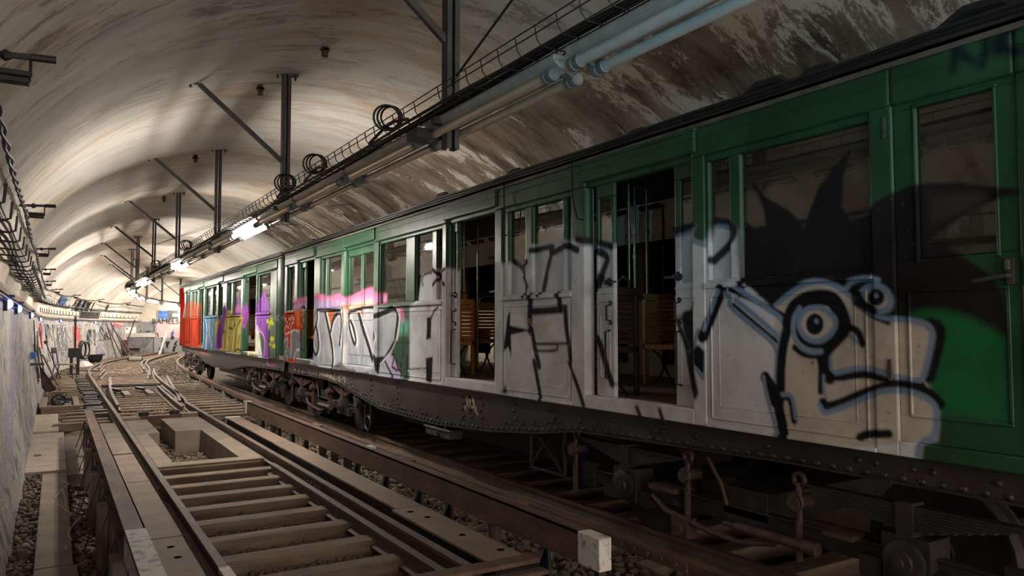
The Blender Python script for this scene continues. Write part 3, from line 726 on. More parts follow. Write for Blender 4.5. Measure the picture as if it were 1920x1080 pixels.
for p, wd in (([(240, 580), (242, 640), (216, 720), (214, 800), (233, 852), (250, 810), (246, 720), (236, 680)], .05), ([(283, 580), (300, 660), (325, 780), (332, 860), (328, 915)], .06), ([(318, 700), (333, 625), (368, 585), (382, 600), (386, 690), (370, 782)], .055),
              ([(412, 590), (404, 650), (440, 792), (452, 760), (436, 680), (418, 640)], .05), ([(468, 600), (492, 690), (522, 780), (548, 870)], .065), ([(562, 560), (566, 622), (640, 590), (704, 558), (722, 600), (704, 740)], .06),
              ([(566, 840), (562, 740), (574, 705), (582, 735), (572, 760)], .045), ([(560, 560), (500, 560), (412, 590)], .04), ([(390, 560), (396, 700), (386, 900)], .03), ([(240, 575), (300, 572), (380, 575)], .035)):
    L1 += [LN(A, [(x + 9, y + 4) for x, y in p], WHT, wd * 1.3, .006, .9)]
    L1 += [LN(A, p, GRY, wd * 1.45, .008)]
L1 += [PG(A, [(566, 820), (590, 855), (640, 850), (700, 745), (712, 750), (690, 800), (640, 880), (610, 910), (604, 955), (588, 940), (580, 890)], GRY), LN(A, [(640, 880), (665, 930), (695, 985)], GRY, .04),
       LN(A, [(612, 900), (700, 800), (728, 640), (722, 590), (704, 550)], WHT, .025, .006),
       PG(A, [(330, 920), (360, 890), (385, 885), (420, 925), (460, 925), (480, 950), (548, 940), (548, 965), (330, 930)], (.12, .12, .13), .02), PG(A, [(108, 880), (150, 890), (170, 905), (235, 895), (240, 925), (120, 905)], (.16, .15, .16), .02),
       LN(A, [(752, 660), (750, 740), (748, 860)], (.02, .07, .03), .03), LN(A, [(715, 770), (788, 770)], (.02, .07, .03), .02)]
for p in ([(682, 842), (694, 835), (694, 870), (680, 915), (700, 925)], [(706, 868), (714, 900), (716, 918)], [(734, 895), (733, 915)], [(704, 935), (725, 930), (740, 950), (735, 975)]): L1.append(LN(A, p, (.05, .015, .03), .035, .008))
# red corner tag with white writing and grey blades
L1 += [PG(A, [(30, 890), (36, 760), (62, 720), (60, 800), (75, 800), (80, 710), (112, 690), (130, 720), (120, 860), (95, 870), (66, 860), (62, 890)], (.2, .2, .22), .015)]
for p in ([(34, 860), (40, 770), (64, 738), (62, 790), (50, 840), (64, 870)], [(78, 860), (84, 790), (78, 730), (95, 690), (118, 700)], [(100, 870), (122, 800), (128, 730)], [(48, 632), (56, 622), (52, 640), (62, 650)], [(66, 622), (78, 640), (86, 612)], [(92, 618), (96, 640), (104, 606)], [(46, 700), (58, 660), (64, 690), (74, 655)], [(80, 690), (84, 655), (98, 650)], [(50, 720), (90, 700)]):
    L1.append(LN(A, p, WHT, .028, .006))
# right silver block: letter H by the first long window
L1 += [LN(A, [(848, 430), (842, 400), (850, 362), (915, 348)], GRY, .035), LN(A, [(918, 330), (955, 368), (998, 425)], GRY, .05), LN(A, [(1000, 330), (950, 390), (918, 432)], GRY, .045), LN(A, [(1060, 650), (1062, 900)], GRY, .04)]
L1 += [PG(A, p, GRY) for p in ([(890, 622), (918, 612), (914, 752), (886, 752)], [(884, 862), (926, 852), (920, 1012), (886, 1000)])]
L1 += [LN(A, [(880, 765), (918, 752)], WHT, .03), LN(A, [(884, 1000), (882, 872), (878, 780), (890, 700), (888, 640)], WHT, .02), LN(A, [(918, 620), (930, 585), (955, 560)], GRY, .035), LN(A, [(775, 928), (886, 924)], GRY, .02), LN(A, [(775, 938), (884, 936)], WHT, .02), LN(A, [(774, 850), (770, 980)], GRY, .04), PG(A, [(890, 540), (915, 540), (910, 590), (898, 590)], PNK, .02, .5)]
# H and A across the middle windows and panel
for c, p, wd in ((Cc, [(690, 800), (850, 758), (822, 800)], .05), (Cc, [(832, 800), (800, 930), (768, 1085)], .05), (Cc, [(842, 812), (950, 752), (1058, 795)], .055), (Cc, [(548, 880), (620, 930), (664, 1070)], .05), (Cc, [(618, 918), (664, 885)], .05),
                 (Bc, [(700, 150), (692, 300), (695, 400)], .075), (Bc, [(718, 256), (830, 250), (950, 236)], .06), (Bc, [(958, 230), (968, 380), (985, 480), (1004, 625)], .055), (Bc, [(708, 400), (738, 560), (768, 680), (745, 650)], .06), (Bc, [(724, 630), (750, 760), (778, 920)], .05),
                 (Bc, [(738, 500), (980, 496)], .022), (Bc, [(738, 552), (904, 552), (900, 508)], .022), (Bc, [(990, 640), (1050, 790), (1104, 970)], .04), (Bc, [(910, 130), (925, 240)], .065), (Bc, [(625, 0), (650, 60), (655, 140)], .05), (Bc, [(790, 0), (765, 128)], .05),
                 (Ec, [(15, 750), (60, 762), (205, 800)], .055), (Ec, [(100, 822), (180, 868), (150, 940), (105, 1080)], .06), (Ec, [(645, 695), (720, 668), (790, 658)], .06), (Ec, [(918, 628), (1030, 648), (1075, 700), (1000, 800), (905, 890)], .055),
                 (Dc, [(140, 0), (90, 110)], .05), (Dc, [(720, 275), (735, 400), (750, 560), (792, 770)], .1), (Dc, [(785, 175), (735, 255)], .04), (Dc, [(100, 402), (128, 430), (180, 620), (212, 720)], .06), (Dc, [(0, 680), (62, 862)], .03), (Dc, [(418, 880), (440, 932)], .035), (Dc, [(572, 895), (590, 955)], .035), (Dc, [(655, 300), (720, 480)], .035)):
    L1.append(LN(c, [(x + 5, y + 9) for x, y in p], (.45, .45, .45), wd, .02, .5))
    L1.append(LN(c, p, GRY, wd * 1.2, .012, .97))
L1 += [PG(Bc, [(547, 242), (525, 300), (495, 565), (530, 520), (556, 600), (552, 432), (704, 398), (545, 360)], GRY), LN(Bc, [(500, 570), (532, 535), (556, 605)], WHT, .012), PG(Bc, [(485, 860), (515, 810), (526, 880)], GRY, .02), PG(Dc, [(795, 458), (838, 460), (876, 500), (872, 662), (800, 590)], G_BLK), LN(Dc, [(832, 362), (800, 465)], G_BLU, .04), PG(Dc, [(655, 265), (750, 262), (760, 300), (660, 300)], GRY, .03),
       LN(Dc, [(800, 600), (865, 680)], G_BLU, .03), LN(Ec, [(20, 792), (100, 792), (195, 825)], G_BLU, .02, .01, .7), LN(Ec, [(648, 728), (720, 695), (788, 682)], G_BLU, .025), LN(Ec, [(790, 762), (872, 795)], G_BLU, .025), LN(Ec, [(925, 660), (1010, 662), (1032, 700), (1020, 745)], G_BLU, .03)]
rr = random.Random(4)
for poly, n_ in (([(640, 330), (700, 320), (735, 380), (660, 390)], 60), ([(760, 350), (850, 335), (850, 380), (770, 450)], 120), ([(630, 430), (690, 420), (705, 470), (690, 500)], 50)):
    xs = [p[0] for p in poly]; ys = [p[1] for p in poly]
    for _ in range(n_):
        x, y = rr.uniform(min(xs), max(xs)), rr.uniform(min(ys), max(ys))
        if inside(np.array([[x, y]]), poly)[0]: L1.append(LN(Bc, [(x, y), (x + rr.uniform(3, 12), y - rr.uniform(6, 16))], (.6, .52, .36), .007, .003))
# the spiky haired head
BK = (.02, .018, .018)
L1 += [PG(Fc, [(1386, 560), (1388, 447), (1392, 415), (1410, 432), (1428, 427), (1424, 395), (1412, 362), (1401, 345), (1404, 341), (1427, 368), (1470, 393), (1488, 412), (1500, 427), (1507, 400), (1525, 352), (1553, 313), (1583, 280), (1586, 284), (1572, 330), (1569, 385), (1585, 414), (1617, 402), (1647, 376), (1700, 348), (1730, 343), (1794, 341), (1858, 350), (1911, 354), (1911, 362), (1858, 375), (1815, 394), (1773, 424), (1733, 454), (1773, 462), (1815, 488), (1858, 518), (1880, 556), (1888, 633), (1867, 640), (1760, 660), (1690, 620), (1600, 600), (1450, 580), (1400, 532)], BK, .012)]
L1 += [PG(Ic, [(380, 262), (400, 235), (440, 222), (500, 214), (560, 220), (600, 229), (700, 258), (830, 330), (884, 365), (890, 780), (880, 790), (520, 745), (470, 640), (520, 500), (560, 330), (540, 280), (460, 270)], (.02, .14, .05), .025)]
L1 += [PG(Kc, [(400, 600), (430, 612), (560, 615), (700, 608), (690, 640), (560, 690), (420, 760)], (.05, .04, .035), .03, .75)]
L1 += [PG(Fc, [(1453, 575), (1480, 550), (1513, 530), (1547, 527), (1580, 542), (1607, 567), (1633, 587), (1667, 598), (1707, 600), (1737, 608), (1747, 623), (1745, 643), (1730, 707), (1740, 735), (1760, 757), (1752, 823), (1600, 840), (1450, 820)], SILW, .008)]
k_ = G_BLK
def S(c, p, col, wd, soft=.008): L1.append(LN(c, p, col, wd, soft))
S(Hc, [(1392, 745), (1442, 772), (1428, 860), (1380, 1040)], k_, .07); S(Hc, [(800, 990), (850, 1045), (1020, 1012), (1150, 1045), (1330, 1090)], k_, .06); S(Hc, [(775, 950), (775, 850), (840, 775), (925, 762), (985, 775), (1012, 855)], k_, .045); S(Hc, [(925, 555), (990, 640), (1070, 700), (1165, 735)], k_, .03)
S(Hc, [(522, 640), (600, 570), (700, 508), (800, 498), (900, 545), (980, 620), (1060, 680), (1160, 713), (1280, 722), (1370, 742), (1402, 790), (1395, 850), (1352, 1035), (1325, 1062), (1250, 1058), (1130, 1012), (1020, 985), (930, 1000), (850, 1022), (830, 1000), (825, 870), (860, 822), (940, 800), (975, 840)], G_BLU, .034)
S(Gc, [(285, 15), (215, 190), (150, 355)], k_, .085); S(Gc, [(258, 20), (200, 170), (160, 300)], G_BLU, .034); S(Gc, [(340, 10), (520, 90), (745, 205)], k_, .035); S(Gc, [(400, 5), (570, 120), (748, 240), (718, 330)], G_BLU, .038)
S(Gc, [(365, 120), (540, 270), (705, 405)], k_, .03); S(Gc, [(385, 88), (560, 230), (715, 372), (700, 410)], G_BLU, .038); S(Gc, [(305, 40), (352, 70), (328, 128), (500, 270), (690, 425), (680, 560), (668, 722)], G_BLU, .036)
S(Gc, [(770, 260), (728, 400), (710, 560), (708, 745)], k_, .07); S(Gc, [(598, 648), (645, 720), (700, 790), (690, 860), (720, 980), (735, 1100)], k_, .08); S(Gc, [(620, 690), (660, 830)], k_, .06); S(Gc, [(700, 800), (780, 780), (806, 960)], k_, .045)
S(Gc, [(585, 645), (600, 760), (650, 930), (692, 1080)], G_BLU, .03); S(Gc, [(722, 770), (795, 768), (818, 940)], G_BLU, .03)
S(Gc, [(765, 250), (800, 140), (880, 85), (980, 65), (1080, 75), (1135, 160), (1175, 280), (1110, 360), (1030, 440)], k_, .1); S(Gc, [(830, 160), (812, 280), (870, 390), (980, 425), (1050, 390)], k_, .05); S(Gc, [(1040, 350), (1015, 480), (1020, 620), (1060, 650)], k_, .08); S(Gc, [(1000, 620), (998, 750)], k_, .04); S(Gc, [(812, 430), (880, 485), (990, 490)], k_, .045)
L1.append(PG(Gc, [(835, 230), (880, 160), (970, 130), (1060, 170), (1118, 250), (1060, 350), (970, 395), (880, 360)], SILW, .006))
S(Gc, [(838, 250), (855, 190), (900, 150), (980, 138), (1060, 172), (1118, 245), (1070, 340), (990, 392), (900, 372), (850, 310), (838, 250)], G_BLU, .036); S(Gc, [(845, 145), (800, 220), (798, 340), (840, 420), (920, 465), (998, 458)], G_BLU, .036)
L1 += [PG(Gc, disc(955, 262, 64, 78), k_, .006), PG(Gc, disc(968, 240, 17, 20), G_BLU, .006)]
S(Gc, [(1020, 635), (1020, 740), (1035, 800)], G_BLU, .02); L1.append(PG(Gc, disc(938, 542, 9), k_, .01))
L1 += [PG(Hc, [(960, 640), (940, 540), (990, 500), (1100, 500), (1180, 560), (1190, 640), (1170, 700), (1060, 680)], BK, .012), PG(Hc, disc(1085, 600, 88, 78), SILW, .008)]
S(Hc, [(918, 545), (950, 500), (1040, 482), (1105, 495)], G_BLU, .032); S(Hc, [(985, 590), (1025, 540), (1090, 520), (1155, 550), (1182, 610), (1165, 668), (1105, 668)], G_BLU, .036); S(Hc, [(975, 560), (1010, 630), (1080, 670)], k_, .05)
L1 += [PG(Hc, disc(1092, 592, 52, 50), k_, .008), PG(Hc, disc(1096, 584, 13), G_BLU, .006)]
S(Lc, [(790, 105), (808, 128), (870, 118), (1000, 62), (1150, 10), (1260, 8), (1380, 50), (1440, 112)], k_, .06); S(Lc, [(770, 120), (795, 165), (830, 158), (920, 125), (1060, 62), (1160, 30), (1290, 45), (1392, 92), (1428, 150), (1412, 310), (1338, 318), (1330, 400)], G_BLU, .034); S(Lc, [(1000, 298), (1040, 280), (1165, 280)], k_, .05)
for p, wd in (([(1530, 400), (1545, 260)], .035), ([(1545, 265), (1640, 350)], .035), ([(1555, 320), (1600, 320)], .02), ([(1690, 370), (1720, 260), (1710, 180)], .045), ([(1780, 290), (1800, 200), (1880, 150)], .05), ([(1790, 240), (1850, 300), (1900, 290)], .05), ([(1740, 190), (1720, 190)], .03)):
    S(crop(1280, 0, 3, X1), p, (.012, .02, .025), wd, .02)
# solebar marks
LS = []
for _ in range(150):
    x, y = rr.uniform(545, 640), rr.uniform(0, 1); y = 688 + (x - 545) * .16 + y * 13
    LS.append(LN(Fc, [(x, y), (x + rr.uniform(-2, 2), y + rr.uniform(2, 5))], (.5, .46, .34), .02, .006, .8))
for p in ([(175, 900), (185, 960), (200, 900), (205, 955)], [(225, 905), (240, 930), (228, 960), (222, 900)], [(150, 975), (250, 985)], [(225, 975), (245, 1000), (262, 1035)], [(165, 950), (170, 1000)]): LS.append(LN(Bc, p, (.62, .58, .35), .022, .006))
# second car
X2 = 4.03
M = crop(330, 450, 3.6, X2); L2 = []
RD2 = (.3, .01, .006)
L2 += [PG(M, [(-20, 300), (55, 310), (62, 430), (40, 540), (40, 720), (-20, 700)], RD2, .03), PG(M, [(30, 520), (172, 515), (172, 730), (30, 715)], (.27, .035, .018), .03), PG(M, [(55, 440), (100, 400), (140, 440), (190, 400), (185, 520), (55, 530)], (.28, .06, .03), .06, .75),
       PG(M, [(172, 512), (300, 510), (292, 760), (172, 735)], (.1, .18, .26), .03), PG(M, [(225, 330), (250, 360), (245, 500), (215, 500)], (.4, .5, .55), .05, .5), PG(M, [(262, 560), (345, 470), (440, 512), (442, 770), (262, 740)], (.4, .32, .08), .03), PG(M, [(285, 570), (310, 480), (330, 430), (345, 470), (322, 620), (300, 745), (265, 740)], (.2, .06, .28), .02),
       PG(M, [(376, 510), (408, 368), (428, 420), (437, 510)], (.22, .07, .3), .02), PG(M, [(390, 460), (410, 432), (425, 460), (420, 490), (395, 490)], (.55, .1, .35), .02), PG(M, [(442, 510), (466, 395), (470, 510), (458, 620)], (.25, .07, .3), .02), PG(M, [(440, 500), (455, 520), (440, 620)], (.55, .42, .1), .02),
       PG(M, [(495, 500), (540, 492), (560, 620), (585, 800), (485, 790)], SIL, .03), PG(M, [(522, 500), (580, 332), (612, 420), (628, 490), (628, 800), (592, 800), (600, 680), (565, 600), (530, 560)], (.22, .08, .32), .02), PG(M, [(495, 640), (530, 630), (530, 790), (495, 780)], (.55, .42, .12), .03),
       LN(M, [(535, 580), (560, 612), (592, 640), (604, 700), (590, 790)], (.6, .25, .5), .05)]
for p, c_, wd in (([(200, 540), (210, 600), (204, 680), (200, 740)], WHT, .07), ([(225, 530), (222, 600), (240, 720)], (.5, .45, .4), .07), ([(186, 560), (196, 600), (182, 720)], (.1, .45, .5), .06), ([(208, 620), (208, 690)], RD2, .07), ([(240, 560), (262, 600), (255, 740)], (.03, .03, .04), .05), ([(250, 540), (245, 640)], (.15, .5, .6), .05), ([(300, 740), (312, 640), (335, 600), (330, 730)], k_, .05), ([(345, 740), (350, 560), (362, 500)], (.6, .55, .45), .09), ([(355, 590), (380, 600), (400, 570)], k_, .05), ([(398, 740), (402, 640), (420, 560), (440, 540)], k_, .06), ([(380, 540), (392, 640), (380, 740)], WHT, .06), ([(420, 700), (436, 620), (440, 740)], k_, .05), ([(510, 780), (508, 660), (520, 620), (548, 660), (556, 720), (545, 780)], WHT, .05), ([(550, 650), (572, 680), (568, 760), (550, 778)], (.5, .47, .4), .05), ([(500, 520), (515, 560), (505, 600)], k_, .04), ([(395, 750), (420, 735), (440, 752), (470, 745)], k_, .05), ([(495, 790), (520, 770), (560, 795)], k_, .04)):
    L2.append(LN(M, p, c_, wd, .015))
YL = (.6, .66, .04)
for p in ([(614, 548), (656, 566)], [(640, 515), (634, 602)], [(622, 592), (652, 530)]): L2.append(LN(M, p, YL, .07, .01))
for p in ((648, 667, 16, 17), (634, 704, 9, 12), (659, 716, 14, 17)): L2.append(PG(M, disc(*p), YL, .012))
for p in ([(672, 508), (676, 545)], [(690, 512), (676, 528), (692, 550)], [(700, 520), (715, 512), (700, 540), (718, 545)], [(712, 550), (720, 580)]): L2.append(LN(M, p, (.45, .5, .42), .04, .012))
LS2 = [PG(M, [(20, 700), (170, 715), (240, 740), (200, 790), (150, 760), (20, 730)], (.32, .16, .1), .05, .7), PG(M, [(600, 795), (655, 800), (650, 850), (600, 850)], (.35, .12, .3), .06, .8)]
for p in ([(212, 740), (212, 770)], [(212, 742), (228, 745)], [(234, 745), (234, 772)], [(575, 815), (572, 845)], [(585, 815), (600, 840)], [(340, 780), (345, 800)]): LS2.append(LN(M, p, (.55, .5, .45), .04, .012))

def res_at(y): return .010 if y < 4.1 else .0125 if y < 7 else .017 if y < 10.5 else .024 if y < 16 else .045
def make_car(name, label, X, ya, yb, segs, layers, slayers, solez, bogies, seats, poles, round_end=None, detail=True):
    car = thing(name, label, 'train car', (X + 1.2, (ya + yb) / 2, -.1))
    ZB, ZS, ZW, ZT, ZF = .94, 1.05, 1.955, 2.9, 3.14
    W = 2.4
    lin = cream
    for sg in segs:
        k, y0, y1 = sg[:3]; r = res_at((y0 + y1) / 2)
        if k == 'pillar':
            fine('pillar', carpaint, car, layers, [(X - .012, X + .09, y0, y1, ZB, ZT, r)])
            B().box(X + .09, X + .1, y0, y1, 1.0, ZT).build('inner_lining', lin, car)
        elif k == 'end':
            fine('end_panel', carpaint, car, layers, [(X, X + .09, y0, y1, ZB, ZT, r), (X - .008, X, y0 + .04, y0 + .055, ZB, ZT, r)])
            B().box(X + .09, X + .1, y0, y1, 1.0, ZT).build('inner_lining', lin, car)
        elif k == 'win':
            panes = sg[3]
            pc = [(X, X + .06, y0, y1, ZB, ZW - .03, r)]
            m_ = .045; zb0, zb1 = ZB + .06, ZW - .1
            pc += [(X - .007, X, y0 + m_, y1 - m_, zb0, zb0 + .012, r), (X - .007, X, y0 + m_, y1 - m_, zb1, zb1 + .012, r), (X - .007, X, y0 + m_, y0 + m_ + .012, zb0 + .012, zb1, r), (X - .007, X, y1 - m_ - .012, y1 - m_, zb0 + .012, zb1, r), (X - .018, X, y0, y1, ZB, ZB + .022, r)]
            if y1 - y0 > .5: pc += [(X - .003, X, y0 + .12, y1 - .12, zb0 + .09, zb0 + .096, r), (X - .003, X, y0 + .12, y1 - .12, zb1 - .06, zb1 - .054, r), (X - .003, X, y0 + .12, y0 + .126, zb0 + .096, zb1 - .06, r), (X - .003, X, y1 - .126, y1 - .12, zb0 + .096, zb1 - .06, r)]
            fine('lower_panel', carpaint, car, layers, pc)
            fine('waist_rail', carpaint, car, layers, [(X - .028, X + .05, y0, y1, ZW - .03, ZW + .008, r)])
            B().box(X + .06, X + .1, y0, y1, 1.0, ZW).build('inner_lining', lin, car)
            fr = [(X + .006, X + .06, y0, y1, ZT - .05, ZT, r), (X + .006, X + .06, y0, y1, ZW + .008, ZW + .03, r)]
            edges = [y0] + [e for p in panes for e in p] + [y1]
            for q in range(0, len(edges), 2):
                if edges[q + 1] - edges[q] > .004: fr.append((X + .006, X + .06, edges[q], edges[q + 1], ZW + .03, ZT - .05, r))
            f_ = fine('window_frame', carpaint, car, layers, fr)
            for p in panes:
                dz = .03 if p[1] - p[0] > .3 else .02
                fine('pane', glass_m, f_, layers, [(X + .045, X + .049, p[0], p[1], ZW + .03, ZT - .05, r)])
        elif k == 'door':
            leaves = sg[3]; cl = len(sg) > 4
            fine('door_sill', carpaint, car, layers, [(X - .012, X + .12, y0, y1, ZB, ZS, r)])
            fine('door_header', carpaint, car, layers, [(X + .02, X + .1, y0, y1, ZT - .01, ZT + .05, r)])
            for (a, b_) in leaves:
                xl = X + .05
                wz0, wz1 = ZW + .03, ZT - .12; e = .055 if b_ - a > .26 else .03
                hid0 = e; hid1 = e
                pcs = [(xl, xl + .035, a, b_, ZS, wz0, r), (xl, xl + .035, a, b_, wz1, ZT + .04, r), (xl, xl + .035, a, a + hid0, wz0, wz1, r), (xl, xl + .035, b_ - hid1, b_, wz0, wz1, r)]
                for zz0, zz1 in ((ZS + .16, ZW - .2),):
                    pcs += [(xl - .006, xl, a + .05, b_ - .05, zz0, zz0 + .01, r), (xl - .006, xl, a + .05, b_ - .05, zz1, zz1 + .01, r), (xl - .006, xl, a + .05, a + .06, zz0 + .01, zz1, r), (xl - .006, xl, b_ - .06, b_ - .05, zz0 + .01, zz1, r)]
                pcs += [(xl - .008, xl, a, b_, ZW - .09, ZW - .075, r), (xl - .008, xl, a, b_, ZW - .02, ZW - .005, r)]
                dl = fine('door_leaf', carpaint, car, layers, pcs)
                fine('pane', glass_m, dl, layers, [(xl + .018, xl + .022, a + hid0, b_ - hid1, wz0, wz1, r)])
                if detail and b_ - a < .5:
                    g = B(); inner = (a if (a + b_) / 2 > (y0 + y1) / 2 else b_); s_ = 1 if inner == a else -1
                    yh = inner + s_ * .045
                    g.tube([(xl, yh, 1.84), (xl - .05, yh, 1.83), (xl - .05, yh, 1.71), (xl, yh, 1.7)], .009, 6).cyl((xl - .012, yh, 1.86), (xl, yh, 1.86), .018, 8).cyl((xl - .012, yh, 1.68), (xl, yh, 1.68), .018, 8)
                    g.tube([(xl, yh + s_ * .01, 1.62), (xl - .055, yh + s_ * .01, 1.61), (xl - .055, yh + s_ * .01, 1.22), (xl, yh + s_ * .01, 1.21)], .01, 6)
                    g.build('grab_handle', black, dl, smooth=True)
                    g = B().box(xl - .02, xl, inner, inner + s_ * .07 if s_ > 0 else inner, 1.95, 2.0) if False else B()
                    g.lathe((xl - .0, yh, 2.03), [(.03, 0), (.03, .02), (.018, .028), (.018, .05), (.0235, .055), (.01, .065)], 10, (-1, 0, 0)).bar((xl - .02, yh, 2.0), (xl - .02, yh, 2.07), .02)
                    g.bar((xl - .045, yh, 2.03), (xl - .045, yh - s_ * .12, 2.03), .016)
                    g.build('door_latch', black, dl, smooth=True)
            # far inside door guide
            B().box(X + .1, X + .12, y0, y1, ZT + .02, ZT + .06).build('door_track', black, car)
        elif k == 'cabdoor':
            a, b_ = y0, y1
            fr = [(X + .01, X + .05, a, b_, ZB + .08, 2.02, r), (X + .01, X + .05, a, b_, 2.86, ZT, r), (X + .01, X + .05, a, a + .11, 2.02, 2.86, r), (X + .01, X + .05, b_ - .13, b_, 2.02, 2.86, r), (X - .012, X + .05, a, b_, ZB, ZB + .08, r)]
            fr += [(X + .002, X + .01, a + .09, b_ - .11, 2.86, 2.875, r), (X + .002, X + .01, a + .095, a + .11, 2.0, 2.86, r), (X + .002, X + .01, b_ - .13, b_ - .115, 2.0, 2.86, r), (X + .002, X + .01, a + .06, b_ - .06, 1.16, 1.175, r), (X + .002, X + .01, a + .06, a + .075, 1.175, 1.84, r), (X + .002, X + .01, b_ - .075, b_ - .06, 1.175, 1.84, r), (X + .002, X + .01, a + .06, b_ - .06, 1.84, 1.855, r)]
            dl = fine('cab_door', carpaint, car, layers, fr)
            fine('pane', glass_m, dl, layers, [(X + .03, X + .034, a + .11, b_ - .13, 2.02, 2.86, r)])
            B().box(X - .01, X + .01, a + .035, a + .065, 1.86, 1.99).tube([(X - .01, a + .05, 1.9), (X - .05, a + .05, 1.9), (X - .055, a + .1, 1.895), (X - .05, a + .2, 1.88)], .011, 8).cyl((X - .03, a + .05, 1.93), (X - .03, a + .05, 1.98), .013, 8).build('door_handle', grey, dl, smooth=True)
            for zz in (2.72, 1.35):
                h_ = B(); h_.cyl((X - .012, b_ + .04, zz), (X - .012, b_ + .04, zz + .12), .011, 8).cyl((X - .012, b_ + .04, zz + .04), (X - .012, b_ + .04, zz + .08), .015, 8)
                h_.build('hinge', under_m, dl, smooth=True)
    # letter board, in boards as on the side
    cuts = [sg[1] for sg in segs if sg[0] in ('door', 'end', 'cabdoor')] + [sg[2] for sg in segs if sg[0] in ('door', 'cabdoor')] + [yb]
    cuts = sorted(set(round(c, 3) for c in cuts))
    doors = [(sg[1], sg[2]) for sg in segs if sg[0] == 'door']
    for a, b_ in zip(cuts[:-1], cuts[1:]):
        r = max(res_at((a + b_) / 2), .02); isd = any(abs(a - d[0]) < .01 for d in doors)
        if isd: pc = [(X - .035, X + .05, a - .05, b_ + .04, 2.935, ZF - .03, r), (X - .05, X + .05, a - .07, b_ + .06, ZF - .05, ZF - .03, r), (X - .04, X, a - .05, b_ + .04, 3.03, 3.036, r)]
        else: pc = [(X - .015, X + .05, a + .004, b_ - .006, ZT - .0, ZF - .02, r), (X - .019, X - .01, a + .01, b_ - .012, 3.03, 3.036, r)]
        fine('letter_board', carpaint, car, layers, pc)
    B().box(X - .03, X + .1, ya, yb, ZF - .03, ZF + .02).build('cornice', mat('cornice_brown', (.13, .11, .09), (.07, .06, .05), .7, scale=6), car)
    # roof
    n = 14; prof = [(X - .03 + (W + .06) * k / n, ZF + .02 + .33 * math.sin(math.pi * k / n) ** .75) for k in range(n + 1)]
    prof2 = [(X + .09 + (W - .18) * k / n, 2.98 + .33 * math.sin(math.pi * k / n) ** .7) for k in range(n + 1)]
    B().prism(prof + [(X + W + .03, ZF), (X - .03, ZF)], ya, yb, 'y').build('roof', roof_m, car)
    v = [(x, y, z) for y in (ya + .05, yb - .05) for x, z in prof2]
    B().add(v, [(k, k + 1, n + 2 + k, n + 1 + k) for k in range(n)]).build('inner_ceiling', ceilm, car, smooth=True)
    b = B()
    for y in srange(ya + .6, yb - .6, .62):
        for xx, sg_ in ((X + .3, 1), (X + W - .3, -1)):
            b.tube([(xx - .03 * sg_, y - .2, 3.085 + .0), (xx + .04 * sg_, y - .22, 3.17), (xx + .04 * sg_, y + .22, 3.17), (xx - .03 * sg_, y + .2, 3.085)], .016, 6, closed=True)
            b.box(xx - .02, xx + .02, y - .18, y + .18, 3.1, 3.15)
    b.build('ceiling_vent', black, car)
    for i_ in range(3):
        g = B().tube([(X - .02 - .015 * i_, y, ZF + .035 + .02 * i_ + .006 * math.sin(y * 3 + i_)) for y in srange(ya, yb, .25)], .016, 6)
        g.build('roof_cable', cable_m if i_ else under_m, car, smooth=True)
    if detail:
        g = B()
        for y, s_ in ((1.95, 1.5), (2.9, 1.0), (3.3, 1.3), (4.6, .8), (6.5, 1), (8.2, 1.2), (8.4, .8), (11.5, .9), (13.6, .9)):
            g = B(); g.tube([(X - .02, y - .18 * s_, ZF + .04), (X, y - .08 * s_, ZF + .075 * s_ + .02), (X, y + .05 * s_, ZF + .085 * s_ + .02), (X - .02, y + .2 * s_, ZF + .04)], [.02, .045, .04, .02], 7).build('cable_bundle', cable_m, car, smooth=True)
        for (p0, p1, zl) in ((6.62, 6.68, 2.62), (5.42, 5.36, 2.62)):
            B().tube([(X - .02, p0, ZF + .02), (X - .06, p0, ZF - .02), (X - .055, p0, 2.8), (X - .05, p1, zl), (X - .02, p1 - .05, zl - .02)], .009, 6).build('jumper_wire', cable_m, car, smooth=True)
    # floor, far side, ends
    B().box(X + .02, X + W - .02, ya + .02, yb - .02, .96, 1.045).build('car_floor', floor_m, car)
    xf = X + W
    B().box(xf - .08, xf, ya, yb, .94, 1.9).build('far_lower_wall', cream, car)
    B().box(xf - .085, xf, ya, yb, 1.9, 1.97).box(xf - .085, xf, ya, yb, 2.72, ZF).build('far_rail', cream, car)
    for y in srange(ya, yb - 1.2, 1.17):
        B().box(xf - .085, xf, y, y + .12, 1.97, 2.72).box(xf - .09, xf - .02, y + .12, y + .15, 1.97, 2.72).build('far_pillar', maroon, car)
        if y + 1.2 < yb:
            o_ = B().box(xf - .045, xf - .04, y + .12, min(y + 1.17, yb), 1.97, 2.72).build('far_pane', glass_m, car)
        B().box(xf - .1, xf - .08, y + .2, y + .95, 1.12, 1.7).box(xf - .1, xf - .08, y + .3, y + .85, 1.2, 1.62).build('far_lining_panel', lin, car)
    xs0, xs1 = (X + .1, X + W - .05)
